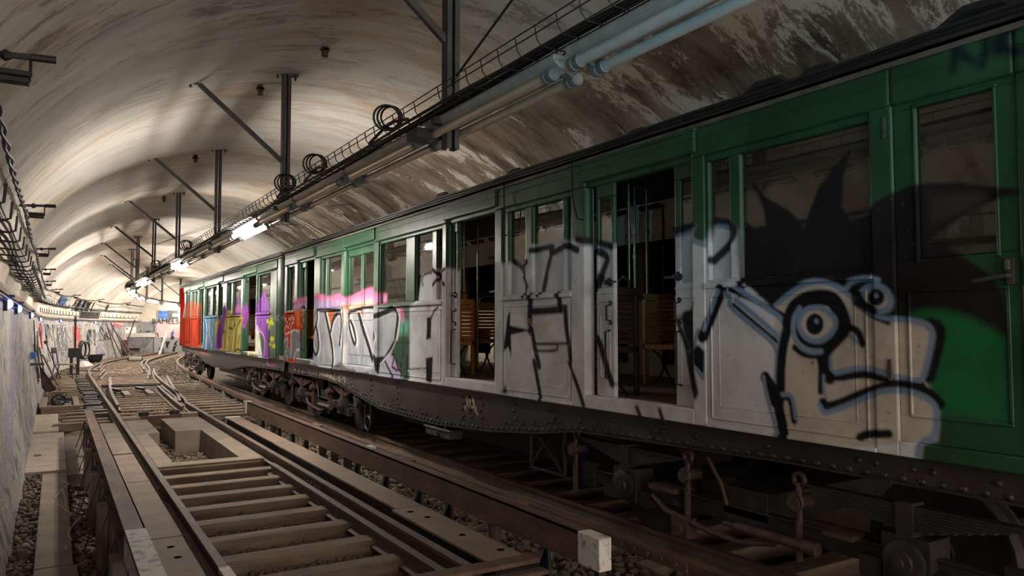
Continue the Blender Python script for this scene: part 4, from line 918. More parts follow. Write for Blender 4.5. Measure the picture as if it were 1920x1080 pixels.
    for (y, sgn) in ((ya, 1), (yb, -1)):
        if round_end and y == ya:
            R_ = round_end; n = 10
            pts = [(X + R_ - R_ * math.cos(t), ya + R_ - R_ * math.sin(t)) for t in [math.pi / 2 * k / n for k in range(n + 1)]]
            vv = []; ff = []; zz = np.linspace(ZB, ZF, 50)
            for (px, py) in pts:
                for z in zz: vv.append((px, py, z))
            for i in range(n):
                for j in range(49): a = i * 50 + j; ff.append((a, a + 1, a + 51, a + 50))
            ob = B().add(vv, ff).build('rounded_corner', carpaint, car, smooth=True)
            at_ = ob.data.color_attributes.new('paint', 'FLOAT_COLOR', 'POINT'); va = np.array(vv)
            arc = np.array([ya + R_ - R_ * math.asin(min(1, (R_ - abs(p[1] - ya - 0)) / R_)) * .9 if p[1] < ya + R_ else p[1] for p in vv])
            at_.data.foreach_set('color', evaluate(layers, arc, va[:, 2]).ravel())
            B().box(X + R_, X + W - .1, y, y + .05, ZB, ZF).build('end_wall', green_steel, car)
        else:
            B().box(X + .02, X + W, min(y, y + sgn * .05), max(y, y + sgn * .05), .94, ZF).build('end_wall', green_steel if not round_end else mat('red_car_end', (.3, .012, .008), None, .5), car)
    # seats
    for (sx0, sx1, sy, fc) in seats:
        b = B()
        for k in range(9): b.box(sx0 + .03, sx1 - .03, sy - .011, sy + .011, 1.5 + k * .048, 1.5 + k * .048 + .04)
        b.box(sx0, sx0 + .04, sy - .02, sy + .02, 1.05, 1.99).box(sx1 - .04, sx1, sy - .02, sy + .02, 1.05, 1.99).box(sx0, sx1, sy - .022, sy + .022, 1.93, 2.0).box(sx0, sx1, sy - .02, sy + .02, 1.42, 1.48)
        nb = 7
        for k in range(nb):
            yy = sy + fc * (.05 + k * .056); zz = 1.475 + .02 * math.sin(k / (nb - 1) * 3.14) * -1 + (.012 if k == nb - 1 else 0)
            b.box(sx0 + .01, sx1 - .01, min(yy, yy + fc * .048), max(yy, yy + fc * .048), zz - .022, zz)
        b.box(sx0, sx0 + .03, min(sy, sy + fc * .44), max(sy, sy + fc * .44), 1.42, 1.47).box(sx1 - .03, sx1, min(sy, sy + fc * .44), max(sy, sy + fc * .44), 1.42, 1.47)
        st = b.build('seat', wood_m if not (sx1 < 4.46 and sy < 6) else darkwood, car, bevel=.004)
        for xx in (sx0 + .1, sx1 - .1):
            g = B()
            g.tube([(xx, sy + fc * .02, 1.42), (xx, sy + fc * .16, 1.33), (xx, sy + fc * .2, 1.23), (xx, sy + fc * .13, 1.12), (xx, sy + fc * .02, 1.05)], .013, 6)
            g.tube([(xx, sy + fc * .42, 1.42), (xx, sy + fc * .27, 1.33), (xx, sy + fc * .22, 1.23), (xx, sy + fc * .29, 1.12), (xx, sy + fc * .4, 1.05)], .013, 6)
            g.build('seat_leg', black, st, smooth=True)
        B().tube([(sx0 + .1, sy, 1.98), (sx0 + .1, sy, 2.06), (sx0 + .18, sy, 2.1), (sx1 - .18, sy, 2.1), (sx1 - .1, sy, 2.06), (sx1 - .1, sy, 1.98)], .009, 6).build('seat_rail', brass, st, smooth=True)
    for (px, py, z0, z1, m_) in poles:
        B().cyl((px, py, z0), (px, py, z1), .014, 10).cyl((px, py, (z0 + z1) / 2 + .2), (px, py, (z0 + z1) / 2 + .24), .02, 10).build('grab_pole', m_, car, smooth=True)
    # solebar
    sy_, sz_ = zip(*solez); xs_ = X + .07
    r = .03 if detail else .08; ny = int((yb - ya) / r); nz = 14
    ys = np.linspace(ya + .1, yb - .1, ny); V = []; F_ = []
    for y in ys:
        zb = float(np.interp(y, sy_, sz_))
        for j in range(nz): V.append((xs_, y, zb + (ZB + .02 - zb) * j / (nz - 1)))
    for i in range(ny - 1):
        for j in range(nz - 1): a = i * nz + j; F_.append((a, a + 1, a + nz + 1, a + nz))
    so = B().add(V, F_).build('solebar', solepaint, car, fix=False)
    at_ = so.data.color_attributes.new('paint', 'FLOAT_COLOR', 'POINT'); va = np.array(V); at_.data.foreach_set('color', evaluate(slayers, va[:, 1], va[:, 2]).ravel())
    b = B(); n = 4; v = []
    for y in ys[::3]:
        zb = float(np.interp(y, sy_, sz_)); v += [(xs_ - .02, y, zb), (xs_ + .09, y, zb), (xs_ + .09, y, zb + .014), (xs_ - .02, y, zb + .014)]
    m_n = len(v) // 4
    b.add(v, [(i * 4 + k, i * 4 + (k + 1) % 4, (i + 1) * 4 + (k + 1) % 4, (i + 1) * 4 + k) for i in range(m_n - 1) for k in range(4)]).build('solebar_flange', under_m, so)
    b = B(); hemi = [(.021, 0), (.018, .009), (.011, .015), (.001, .0175)]
    rvs = []
    def rivet(y, z): rvs.append((y, z))
    rv = random.Random(3)
    for y in srange(ya + .5, yb - .5, .11 if detail else .22):
        zb = float(np.interp(y, sy_, sz_))
        rivet(y, zb + .035)
        if detail and rv.random() < .45: rivet(y + .05, zb + .095)
    if detail:
        for yc in (5.9, 5.0, 6.6, 7.3, 7.55, 7.75, 9.7, 10.7, 11.6, 4.4, 12.6):
            zb = float(np.interp(yc, sy_, sz_))
            for j in range(5):
                if zb + .14 + j * .075 < .9: rivet(yc + (.04 if j % 2 else 0), zb + .14 + j * .075)
    rvs.sort(); r0 = None; n1_ = 100 if detail else 0
    for (y, z) in rvs[:n1_]:
        if r0 is None: r0 = B().lathe((xs_, y, z), hemi, 7, (-1, 0, 0)).build('rivet', under_m, so, smooth=True); ry, rz = y, z
        else: q = r0.copy(); COL.objects.link(q); q.location = (0, y - ry, z - rz)
    for (y, z) in rvs[n1_:]: b.lathe((xs_, y, z), hemi, 7, (-1, 0, 0))
    ro = b.build('rivets', under_m, so, smooth=True); ro['kind'] = 'stuff'
    # bogies
    for bi, yc in enumerate(bogies):
        xo = X + .2
        frame = B().box(xo, xo + .05, yc - 1.75, yc + 1.75, .24, .36).box(xo - .02, xo + .05, yc - 1.75, yc + 1.75, .355, .37)
        frame.box(xo, xo + 1.9, yc - .2, yc + .2, .3, .5).box(X + W - .25, X + W - .2, yc - 1.75, yc + 1.75, .24, .36)
        frame.box(xo - .01, xo + .04, yc - 1.9, yc - 1.7, .2, .42).box(xo - .01, xo + .04, yc + 1.7, yc + 1.9, .2, .42)
        bg = frame.build('bogie', under_m, car, bevel=.004)
        for sg_ in (-1, 1):
            ay = yc + sg_ * 1.22
            for wx in (X + .45, X + W - .52):
                B().lathe((wx, ay, .33), [(.1, -.03), (.1, 0), (.36, .02), (.4, .0), (.43, .0), (.43, .09), (.46, .1), (.46, .125), (.38, .13), (.12, .08), (.12, .13)], 30, (1, 0, 0)).build('wheel', under_m, bg, smooth=True)
            B().cyl((X + .3, ay, .33), (X + W - .3, ay, .33), .07, 14).build('axle', under_m, bg, smooth=True)
            ab = B().box(xo - .08, xo + .12, ay - .14, ay + .14, .2, .47).lathe((xo - .08, ay, .33), [(.12, 0), (.12, .03), (.105, .035), (.07, .04), (.065, .06), (.03, .062), (.028, .08), (.005, .081)], 18, (-1, 0, 0))
            ab.box(xo - .06, xo, ay - .3, ay - .16, .18, .3).box(xo - .06, xo, ay + .16, ay + .3, .18, .3)
            ab.build('axle_box', under_m, bg, smooth=True)
            lp = B()
            for j in range(9): 
                h_ = .68 - j * .068; lp.box(xo - .07, xo + .01, ay - h_, ay + h_, .63 - j * .016, .63 - j * .016 + .0135)
            lp.box(xo - .085, xo + .03, ay - .05, ay + .05, .44, .66)
            lp.build('leaf_spring', rustp if yc > 9 else under_m, bg)
            for s2 in (-1, 1):
                hk = B(); hy = ay + s2 * .72
                hk.ring((xo - .05, hy, .66), .04, .018, (1, 0, 0), 12).tube([(xo - .05, hy, .64), (xo - .06, hy, .56), (xo - .05, hy, .38)], .02, 8).cyl((xo - .12, hy, .52), (xo + .05, hy, .52), .045, 12).ring((xo - .09, hy, .52), .05, .014, (1, 0, 0), 12)
                hk.bar((xo - .06, hy, .4), (xo - .06, hy, .14), .045, .02)
                hk.build('spring_hanger', rustp, bg, smooth=True)
        g = B().tube([(xo - .05, yc + .9, .3), (xo - .09, yc + .7, .22), (xo - .09, yc + .3, .17), (xo - .07, yc, .14), (xo - .05, yc - .3, .2)], .022, 8)
        g.tube([(xo - .05, yc + .3, .68), (xo - .07, yc + .15, .52), (xo - .07, yc + .1, .38)], .014, 8)
        g.build('brake_hose', rustp, bg, smooth=True)
        g = B().cyl((xo - .08, yc - .55, .25), (xo - .08, yc + .0, .25), .035, 12).cyl((xo - .08, yc + .0, .25), (xo - .08, yc + .12, .25), .02, 10).cyl((xo - .08, yc - .65, .25), (xo - .08, yc - .55, .25), .045, 12)
        g.build('brake_cylinder', rustp, bg, smooth=True)
        B().box(xo - .12, xo - .02, yc + .45, yc + .62, .06, .2).cyl((xo - .14, yc + .53, .12), (xo, yc + .53, .12), .035, 10).build('brake_shoe', rustp, bg)
        B().box(xo - .1, xo + .1, yc + .6, yc + .9, .36, .4).build('step_plate', rustp, bg); B().box(xo - .1, xo + .1, yc - .9, yc - .7, .36, .39).build('step_plate', rustp, bg)
    ym = (ya + yb) / 2
    B().box(X + .5, X + 1.7, ym - 2.4, ym + 2.2, .25, .85).build('equipment_box', black, car, bevel=.01)
    B().box(X + .3, X + .5, ym - 3.1, ym + 3.1, .78, .86).build('truss_beam', under_m, car)
    if detail:
        xo = X + .12
        g = B()
        for y in (5.8, 6.38): g.bar((xo, y, .7), (xo, y, .25), .03, .02)
        g.bar((xo, 5.79, .25), (xo, 6.39, .25), .03, .02).bar((xo, 5.82, .28), (xo, 6.3, .64), .055, .012).bar((xo + .015, 6.36, .3), (xo + .015, 5.95, .64), .055, .012).bar((xo, 5.8, .66), (xo, 6.38, .66), .03, .02)
        g.build('braced_frame', under_m, car)
        g = B().box(X + .05, X + .22, 8.07, 8.75, .3, .4).box(X + .03, X + .24, 8.04, 8.78, .39, .41).bar((X + .08, 8.25, .38), (X + .08, 8.25, .64), .025).bar((X + .08, 8.5, .38), (X + .08, 8.5, .66), .025).cyl((X + .02, 8.4, .34), (X + .06, 8.4, .34), .035, 12)
        g.build('contact_box', grey, car, bevel=.004)
        g = B().ring((X + .12, 11.0, .18), .11, .016, (1, 0, 0), 18).bar((X + .12, 11.1, .2), (X + .12, 11.1, .6), .025).bar((X + .12, 10.88, .2), (X + .12, 10.88, .6), .025).cyl((X + .04, 11.35, .46), (X + .2, 11.35, .46), .08, 14).bar((X + .1, 11.35, .4), (X + .1, 11.3, .14), .04)
        g.build('hanging_loop', under_m, car, smooth=True)
        # sash bars seen behind two windows
        for (y0_, y1_) in ((2.72, 3.36), (8.55, 10.0)):
            l_ = y1_ - y0_
            g = B().cyl((X + .13, y0_ + .05, 2.05), (X + .13, y0_ + l_ * .7, 2.045), .032, 12).cyl((X + .13, y0_ - .0, 2.07), (X + .13, y0_ + .25, 2.068), .045, 12).cyl((X + .13, y0_ + l_ * .7, 2.045), (X + .13, y1_ + .18, 2.035), .012, 8).box(X + .09, X + .17, y0_ + l_ * .68, y0_ + l_ * .78, 1.99, 2.1).box(X + .11, X + .15, y0_ + .08, y0_ + .12, 2.0, 2.15)
            for q in (.28, .42): g.tube([(X + .1, y0_ + l_ * q, 2.02), (X + .08, y0_ + l_ * q, 2.12), (X + .09, y0_ + l_ * q + .07, 2.13), (X + .13, y0_ + l_ * q + .12, 2.08)], .009, 6)
            g.build('sash_bar', black if y0_ < 5 else brass, car, smooth=True)
    return car
P_, W_, D_ = 'pillar', 'win', 'door'
segs1 = [('end', 1.2, 1.8), ('cabdoor', 1.8, 2.44), (P_, 2.44, 2.57), (W_, 2.57, 3.87, [(2.575, 3.55), (3.64, 3.84)]), (P_, 3.87, 3.99), (D_, 3.99, 5.31, [(3.96, 4.23), (4.97, 5.21)]), (P_, 5.31, 5.50),
         (W_, 5.50, 6.75, [(5.52, 5.62), (5.66, 6.19), (6.31, 6.64)]), (P_, 6.75, 6.89), (D_, 6.89, 8.06, [(6.8, 6.95), (7.88, 8.03)]), (P_, 8.06, 8.17), (W_, 8.17, 10.28, [(8.19, 8.36), (8.49, 9.02), (9.31, 10.24)]), (P_, 10.28, 10.46),
         (D_, 10.46, 11.78, [(10.48, 11.1), (11.12, 11.76)]), (P_, 11.78, 11.94), (W_, 11.94, 13.1, [(11.97, 12.74), (12.82, 13.06)]), (P_, 13.1, 13.45), (D_, 13.45, 14.56, [(14.22, 14.56)]), (P_, 14.56, 14.76), (W_, 14.76, 15.32, [(14.82, 15.28)]), (P_, 15.32, 15.5)]
sole1 = [(1.3, .77), (3.2, .77), (4.23, .74), (5.51, .70), (6.2, .6), (7.13, .51), (8.41, .44), (10.36, .45), (11.3, .57), (12.2, .69), (13, .73), (15.4, .73)]
seats1 = [(5.28, 6.15, 6.0, -1), (4.12, 4.44, 5.12, 1), (5.12, 6.1, 9.45, -1), (4.15, 4.5, 8.3, 1), (4.2, 4.95, 12.3, -1), (5.45, 6.28, 12.2, -1), (5.45, 6.28, 3.3, -1), (5.45, 6.28, 14.95, -1), (4.25, 4.95, 14.85, -1), (5.45, 6.28, 7.9, 1)]
poles1 = [(4.55, 5.36, 2.0, 3.15, brass), (5.44, 6.12, 1.05, 3.2, brass), (5.05, 5.86, 1.05, 3.25, brass), (4.45, 8.48, 2.0, 3.15, brass), (4.6, 8.85, 1.05, 3.2, brass), (5.62, 6.3, 1.98, 3.0, maroon), (5.85, 6.3, 1.98, 3.0, maroon), (5.1, 9.3, 1.05, 3.2, brass), (4.6, 14.4, 1.05, 3.1, brass), (4.9, 14.5, 1.05, 3.1, brass)]
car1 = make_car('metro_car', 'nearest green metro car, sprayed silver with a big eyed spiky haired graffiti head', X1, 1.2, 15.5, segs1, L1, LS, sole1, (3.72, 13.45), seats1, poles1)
# small writing inside the nearest car, on the far letter board and the panels
def text(name, s, loc, size, m_, parent=None, rot=(math.pi / 2, 0, -math.pi / 2), ext=.002):
    cu = bpy.data.curves.new(name, 'FONT'); cu.body = s; cu.size = size; cu.extrude = ext; cu.materials.append(m_); cu.resolution_u = 3
    o = bpy.data.objects.new(name, cu); COL.objects.link(o); o.rotation_euler = rot
    if parent is not None: o.parent = parent; g = ORG[parent.name]; o.location = (loc[0] - g[0], loc[1] - g[1], loc[2] - g[2])
    else: o.location = loc
    dg = bpy.context.evaluated_depsgraph_get(); me = bpy.data.meshes.new_from_object(o.evaluated_get(dg)); q = bpy.data.objects.new(name, me); COL.objects.link(q)
    q.rotation_euler = rot; q.location = o.location; q.parent = o.parent; bpy.data.objects.remove(o); return q
inkm = mat('ink', (.03, .025, .025), None, .6, bmp=0)
text('class_lettering', 'B CLASSE', (6.305, 6.62, 2.8), .075, inkm, car1); text('class_lettering', 'A 1241', (6.305, 7.5, 2.8), .065, inkm, car1)
text('class_lettering', 'A 1241', (6.305, 11.1, 2.8), .075, inkm, car1); text('class_lettering', 'CRACHER', (6.305, 4.4, 2.62), .075, inkm, car1)

segs2 = [('end', 16.25, 16.85), (W_, 16.85, 18.2, [(16.88, 17.95), (18.02, 18.17)]), (D_, 18.2, 19.62, [(18.2, 18.5), (19.4, 19.6)]), (P_, 19.62, 19.88), (W_, 19.88, 21.75, [(19.95, 21.0), (21.2, 21.65)]), (P_, 21.75, 22.3), (D_, 22.3, 23.0, [(22.3, 22.64), (22.66, 23.0)]), (P_, 23.0, 23.3),
         (W_, 23.3, 25.3, [(23.4, 24.0), (24.3, 25.2)]), (P_, 25.3, 25.6), (D_, 25.6, 26.6, [(25.6, 25.8)]), (P_, 26.6, 26.75), (W_, 26.75, 28.1, [(26.85, 27.4), (27.5, 28.0)]), (P_, 28.1, 28.35), (D_, 28.35, 29.4, [(29.1, 29.4)]), (P_, 29.4, 29.7), ('end', 29.7, 30.9)]
sole2 = [(16, .72), (17.5, .71), (19.2, .68), (20.3, .6), (21.6, .47), (24, .45), (25.4, .5), (26.6, .66), (28, .72), (31, .74)]
car2 = make_car('metro_car', 'farther green metro car with purple and yellow lettering and a red far end', X2, 15.75, 30.9, segs2, L2, LS2, sole2, (18.2, 28.4), [(4.3, 5.0, 18.4, 1), (5.4, 6.2, 19.5, -1), (4.3, 5.0, 21.5, 1)], [(4.6, 18.9, 1.05, 3.2, brass)], round_end=.5, detail=False)
g = B().box(X2 + .25, X2 + 2.1, 16.0, 30.6, .8, .93)
g.build('floor_frame', black, car2)
t = thing('coupler', 'dark coupling and hoses between the two green cars', 'coupler', (5.2, 15.6, .5))
B().box(5.05, 5.35, 15.0, 16.1, .45, .62).build('coupling_head', black, t, bevel=.02)
B().tube([(4.4, 15.3, .9), (4.4, 15.5, .55), (4.4, 15.7, .5), (4.4, 16.0, .85)], .03, 8).build('coupling_hose', cable_m, t, smooth=True)

# ================================================================== HANGERS, CABLE TRAY, LAMPS
XL = 2.4
posts = [4.79, 9.4, 14.0, 19.1, 24.2, 29.3, 34.4, 39.5, 44.6, 49.7, 54.8]
def hanger(s, label, bot=2.96):
    zt = vault_z(XL)
    t = thing('lamp_hanger', label, 'hanger', (XL, s, bot), 'steel lamp hangers under the vault')
    B().box(XL - .05, XL - .035, s - .04, s + .04, bot, zt).box(XL - .05, XL - .012, s - .045, s - .035, bot, zt).box(XL - .05, XL - .012, s + .035, s + .045, bot, zt).build('channel', grey, t)
    B().box(XL + .035, XL + .05, s - .04, s + .04, bot, zt).box(XL + .012, XL + .05, s - .045, s - .035, bot, zt).box(XL + .012, XL + .05, s + .035, s + .045, bot, zt).build('channel', grey, t)
    g = B().box(XL - .14, XL + .14, s - .05, s + .05, zt - .02, zt + .005)
    for d in (-.11, .11): g.cyl((XL + d, s, zt - .07), (XL + d, s, zt), .014, 8)
    g.build('top_plate', grey, t)
    zb = vault_z(1.38)
    g = B().bar((XL - .04, s, 3.72), (1.38, s, zb - .03), .045, .05); g.bar((1.38, s, zb - .03), (1.25, s, zb - .02), .05, .015); g.cyl((1.28, s, zb - .08), (1.28, s, zb), .014, 8)
    g.build('brace', grey, t)
    B().box(XL - .14, XL + .06, s - .03, s + .03, 3.1, 3.15).build('cross_arm', grey, t)
    return t
h0 = hanger(posts[0], 'nearest dark steel lamp hanger with diagonal brace, cut by the top of the picture', 2.93)
B().box(XL - .22, XL - .02, posts[0] + .1, posts[0] + .28, 3.02, 3.09).build('side_bracket', black, h0)
h1 = hanger(posts[1], 'tall steel lamp hanger with diagonal brace, second from the camera')
ch = tree(h1)
for i, s in enumerate(posts[2:]):
    copy_tree(h1, ch, bend(XL, s, 2.96), bang(s), 'steel lamp hanger with diagonal brace, %s from the camera' % nth(i + 3))
# fixtures
def fixture(label, s0, on, house, tube_m, tilt=0):
    t = thing('tube_lamp', label, 'lamp', (XL, s0 + .88, 3.0), 'row of twin tube lamps under the cable tray')
    B().box(XL - .1, XL + .11, s0 + .03, s0 + 1.73, 3.125, 3.16).prism([(XL - .1, 3.125), (XL - .05, 3.085), (XL + .06, 3.085), (XL + .11, 3.125)], s0 + .03, s0 + 1.73, 'y').build('housing', house, t, bevel=.008)
    for x in (XL - .075, XL + .085):
        B().cyl((x, s0 + .14, 3.055), (x, s0 + 1.62, 3.055), .03, 14).build('tube', tube_m, t, smooth=True)
    capm = house if house is teal_m else holder_m
    for x in (XL - .075, XL + .085):
        for y, d in ((s0 + .05, 1), (s0 + 1.71, -1)):
            B().lathe((x, y, 3.055), [(.03, 0), (.04, .01), (.04, .045), (.034, .05), (.034, .065), (.039, .07), (.039, .1), (.033, .105)], 14, (0, d, 0)).bar((x, y + d * .03, 3.06), (XL, y + d * .03, 3.1), .05).build('tube_holder', capm, t, smooth=True)
    return t
fx0 = fixture('nearest twin tube lamp, unlit and tinted blue, at the top of the picture', 1.5, 0, housing_m, paletube)
fxu = fixture('unlit twin tube lamp with bronze coloured tubes, just in front of the nearest hanger', 3.3, 0, housing_m, unlit)
fxl = fixture('brightly lit twin tube lamp, the nearest of the lit ones', 10.5, 1, housing_m, lit)
cu_, cl_ = tree(fxu), tree(fxl)
lit_ks = {9, 13, 14, 17, 18, 20, 22, 24, 25, 27, 28, 30}
nu, nl = 1, 1
for k in range(2, 31):
    s = 1.5 + 1.8 * k
    if k == 5: continue
    on = k in lit_ks
    if on: nl += 1; lab = 'lit twin tube lamp, %s of the lit lamps from the camera' % nth(nl)
    else: nu += 1; lab = 'unlit twin tube lamp in the row, %s of the unlit grey ones from the camera' % nth(nu)
    z = 3.0 if k != 2 else 3.0
    copy_tree(fxl if on else fxu, cl_ if on else cu_, bend(XL, s + .88, z), bang(s + .88), lab)
# cable tray
t = thing('cable_tray', 'black wire mesh cable tray running above the whole row of tube lamps', 'cable tray', (2.2, 1, 3.2))
for i, (a, b_) in enumerate(zip([1.0] + posts[:-1], posts)):
    g = B(); r = .005 if a < 15 else .007
    U_ = [(-.015, .1), (0, .03), (.03, .0), (.13, -.0), (.23, 0), (.26, .03), (.275, .1)]
    ss = [a, b_] if b_ <= 29 else srange(a, b_, 1)
    for dx, dz in ((-.015, .1), (-.008, .06), (.03, 0), (.09, 0), (.15, 0), (.21, 0), (.275, .1)):
        g.tube([bend(2.17 + dx, s, 3.17 + dz) for s in ss], r, 4)
    n_ = int((b_ - a) / .2)
    for k in range(n_):
        s = a + .1 + k * .2
        g.tube([bend(2.17 + dx, s, 3.17 + dz - .005) for dx, dz in U_], r * .9, 4)
    g.build('tray_section', wirem, t)
g = B()
for i in range(3):
    g.tube([bend(2.25 + .05 * i + .02 * math.sin(s * .8 + i), s, 3.195 + .01 * i + .012 * math.sin(s * 1.7 + i * 2)) for s in srange(1, 55, .6)], .012 + .004 * i, 6)
g.build('laid_cable', cable_m, t, smooth=True)
for i, (s, lab) in enumerate(((5.45, 'coil of black cable beside the nearest lamp hanger'), (7.4, 'double coil of black cable hung on the tray between the first two hangers'), (8.55, 'narrow black cable coil just in front of the second hanger'), (16.2, 'black cable loop beyond the first lit lamp'), (21.5, 'black cable loop farther along the tray, before the second lit lamp cluster'))):
    g = B()
    for k in range(3): g.ring(bend(2.17 + .03 * k, s + .02 * k, 3.29 + .01 * k), .1 - .008 * k, .009, (.3, 1, .15 * k), 22, 6)
    g.tube([bend(2.2, s - .35, 3.2), bend(2.2, s - .1, 3.24), bend(2.22, s + .12, 3.26), bend(2.22, s + .5, 3.2)], .013, 6)
    tag(g.build('cable_coil', cable_m, smooth=True), lab, 'cable coil')
# stay wires and small hooks on the vault
tag(B().tube([(2.42, 4.85, 3.42), (2.5, 3.2, vault_z(2.5) - .75), (2.5, 2.0, vault_z(2.5) - .0)], .009, 5).build('stay_wire', cable_m), 'black stay wire slanting up from the nearest hanger to the vault', 'wire')
for i, (x, s, lab) in enumerate(((2.2, 9.95, 'small rusty bracket on the vault left of the second hanger'), (2.55, 8.3, 'short pipe stub hanging from the vault above the second hanger'), (2.1, 14.6, 'small box hook on the vault left of the third hanger'), (2.15, 19.7, 'small hook on the vault left of the fourth hanger'))):
    z = vault_z(x)
    tag(B().box(x - .03, x + .03, s - .03, s + .03, z - .12, z + .02).box(x - .05, x + .05, s - .03, s + .03, z - .05, z - .02).build('ceiling_hook', rustp), lab, 'hook')
tag(B().tube([(2.4, 9.4, 3.7), (2.38, 9.8, 3.45), (2.3, 11.2, 3.2)], .004, 4).build('stay_wire', pale), 'thin pale wire dropping from the second hanger to the tray', 'wire')
g = B().tube([(2.5, 11.8, 3.1), (3.0, 14, 3.5), (3.4, 14.6, 3.7)], .006, 4).tube([(2.5, 12.6, 3.1), (3.6, 17, 3.9), (4.4, 22, 4.3)], .006, 4)
tag(g.build('stay_wire', pale), 'pale slack wires running from the lit lamp to the vault above the train', 'wire')
g = B()
for k in range(3): g.tube([bend(5.6 + .02 * k, 16 + 2 * k, 4.4), bend(4.2, 22 + k, vault_z(4.2) - .04), bend(2.9, 30, 4.6)], .008, 4)
tag(g.build('vault_cable', cable_m), 'thin dark cables crossing the vault above the second car', 'cable')

# ================================================================== LEFT WALL
t = thing('hook_rack', 'row of upturned black cable hooks with sagging cables along the left wall', 'cable rack', (-.5, 5, 2.5))
for k in range(40):
    s = 5.6 + k * .95
    if s > 56: break
    B().tube([bend(-.64, s, 2.56), bend(-.4, s, 2.54), bend(-.35, s, 2.56), bend(-.34, s, 2.7)], .011, 6).build('cable_hook', black, t, smooth=True)
for i, (x, z, r) in enumerate(((-.56, 2.6, .02), (-.5, 2.585, .017), (-.44, 2.575, .014), (-.54, 2.64, .012))):
    B().tube([bend(x + .02 * math.sin(s * .7 + i), s, z + .02 * math.sin(s * 1.9 + i * 1.3)) for s in srange(2, 57, .7)], r, 6).build('rack_cable', cable_m, t, smooth=True)
t = thing('feeder_cable', 'twisted black feeder cable strung high along the left side of the vault', 'cable', (-.34, 3, 3.0))
for j in range(2):
    B().tube([bend(-.36 + .018 * math.cos(s * 6 + 3.14 * j), s, 3.1 + .018 * math.sin(s * 6 + 3.14 * j) - .08 * math.sin(math.pi * ((s - 5) / 6 % 1))) for s in srange(3, 58, .17)], .013, 5).build('strand', cable_m, t, smooth=True)
tag(B().tube([bend(-.5 + .02 * math.sin(s), s, 2.93 - .12 * math.sin(math.pi * ((s - 5) / 6 % 1))) for s in srange(3, 58, .5)], .011, 5).build('sagging_cable', cable_m), 'thin cable sagging between the wall arms below the feeder cable', 'cable')
pa = None
for k in range(9):
    s = 4.9 + 6.0 * k
    if pa is None:
        pa = thing('wall_lamp', 'x', 'wall lamp', (-.5, s, 3.0), 'dark lamp arms on the left side of the vault')
        B().bar((-.58, s, 3.13), (-.06, s, 3.16), .028).cyl((-.16, s, 3.155), (-.04, s, 3.16), .022, 10).lathe((-.3, s, 3.145), [(.02, 0), (.035, .02), (.02, .05)], 8, (1, 0, 0)).build('arm', black, pa, smooth=True)
        B().box(-.33, -.15, s - .05, s + .05, 3.03, 3.06).box(-.32, -.16, s - .035, s + .035, 2.995, 3.03).cyl((-.16, s, 3.05), (-.16, s, 3.14), .01, 6).build('lamp_body', black, pa, bevel=.012)
        r = pa; cpa = tree(pa)
    else: r = copy_tree(pa, cpa, bend(-.5, s, 3.0), bang(s), '')
    r['label'] = 'dark wall arm with a flat lamp body high on the left, %s from the camera' % nth(k + 1)
pb = None
for k, s in enumerate((-1.2, 5.2, 10.6, 13.4, 20.4, 30.5, 38.5, 47)):
    if pb is None:
        pb = thing('ledge_lamp', 'x', 'lamp', (-.48, s, 1.86), 'blue lamps along the ledge of the left wall')
        B().box(-.56, -.49, s - .11, s + .11, 1.84, 2.02).box(-.56, -.42, s - .12, s + .12, 2.0, 2.025).build('lamp_housing', black, pb, bevel=.006)
        B().lathe((-.485, s, 1.92), [(.055, -.03), (.055, 0), (.045, .03), (.02, .045), (.002, .048)], 16, (1, 0, 0)).build('lamp_glass', bluelit, pb, smooth=True)
        bpy.context.view_layer.update()
        li = bpy.data.lights.new('blue_beam', 'SPOT'); li.energy = 34; li.color = (.14, .62, .85); li.spot_size = math.radians(44); li.spot_blend = .8; li.shadow_soft_size = .05
        lo = bpy.data.objects.new('blue_beam', li); COL.objects.link(lo); lo.location = (-.38, s, 1.95); lo.rotation_euler = (Vector((2.45, 2.0, 3.15)) - lo.location).to_track_quat('-Z', 'Y').to_euler()
        r = pb; cpb = tree(pb); r['label'] = 'blue lamp on the wall ledge behind the camera'
    else:
        r = copy_tree(pb, cpb, bend(-.48, s, 1.86), bang(s), 'glowing blue white lamp under the left wall ledge, %s from the camera' % nth(k))
t = thing('ledge_pipe', 'blue tinted metal gutter pipe under the left wall ledge', 'pipe', (-.5, 6, 2.0))
B().tube([bend(-.49, s, 1.985) for s in srange(4, 56, 1)], .014, 6).build('pipe_run', grey, t, smooth=True)
B().tube([bend(-.5, s, 1.94 - .02 * math.sin(s * 1.1)) for s in srange(4, 56, .7)], .008, 5).build('lamp_wire', cable_m, t)
# vault marks and grille far left
def on_vault(s, z, dx=.02):   # point just inside the left haunch of the vault
    x = VC - VA * math.sqrt(max(0, 1 - ((z - VZ) / VB) ** 2)) + dx
    return bend(x, s, z)
def patch(name, s0, s1, z0, z1, m_, label, cat, n=6):
    v = []; f = []
    for i in range(n + 1):
        s = s0 + (s1 - s0) * i / n
        for j in range(4): v.append(on_vault(s, z0 + (z1 - z0) * j / 3, .03))
    for i in range(n):
        for j in range(3): a = i * 4 + j; f.append((a, a + 4, a + 5, a + 1))
    o = B().add(v, f).build(name, m_, org=(0, 0, 0)); sm = o.modifiers.new('thick', 'SOLIDIFY'); sm.thickness = .01; return tag(o, label, cat)
patch('blue_mark', 38.6, 40.2, 2.62, 2.98, bluep, 'blue painted patch on the far left vault before the stencilled letters', 'painted mark')
g = thing('stencil_letters', 'big black stencilled letters SEAN on the far left vault', 'lettering', bend(-.2, 44, 2.7))
seg7 = {'S': 'abdfg'[0:5], 'E': 'adefg', 'A': 'abcefg', 'N': 'abcef'}
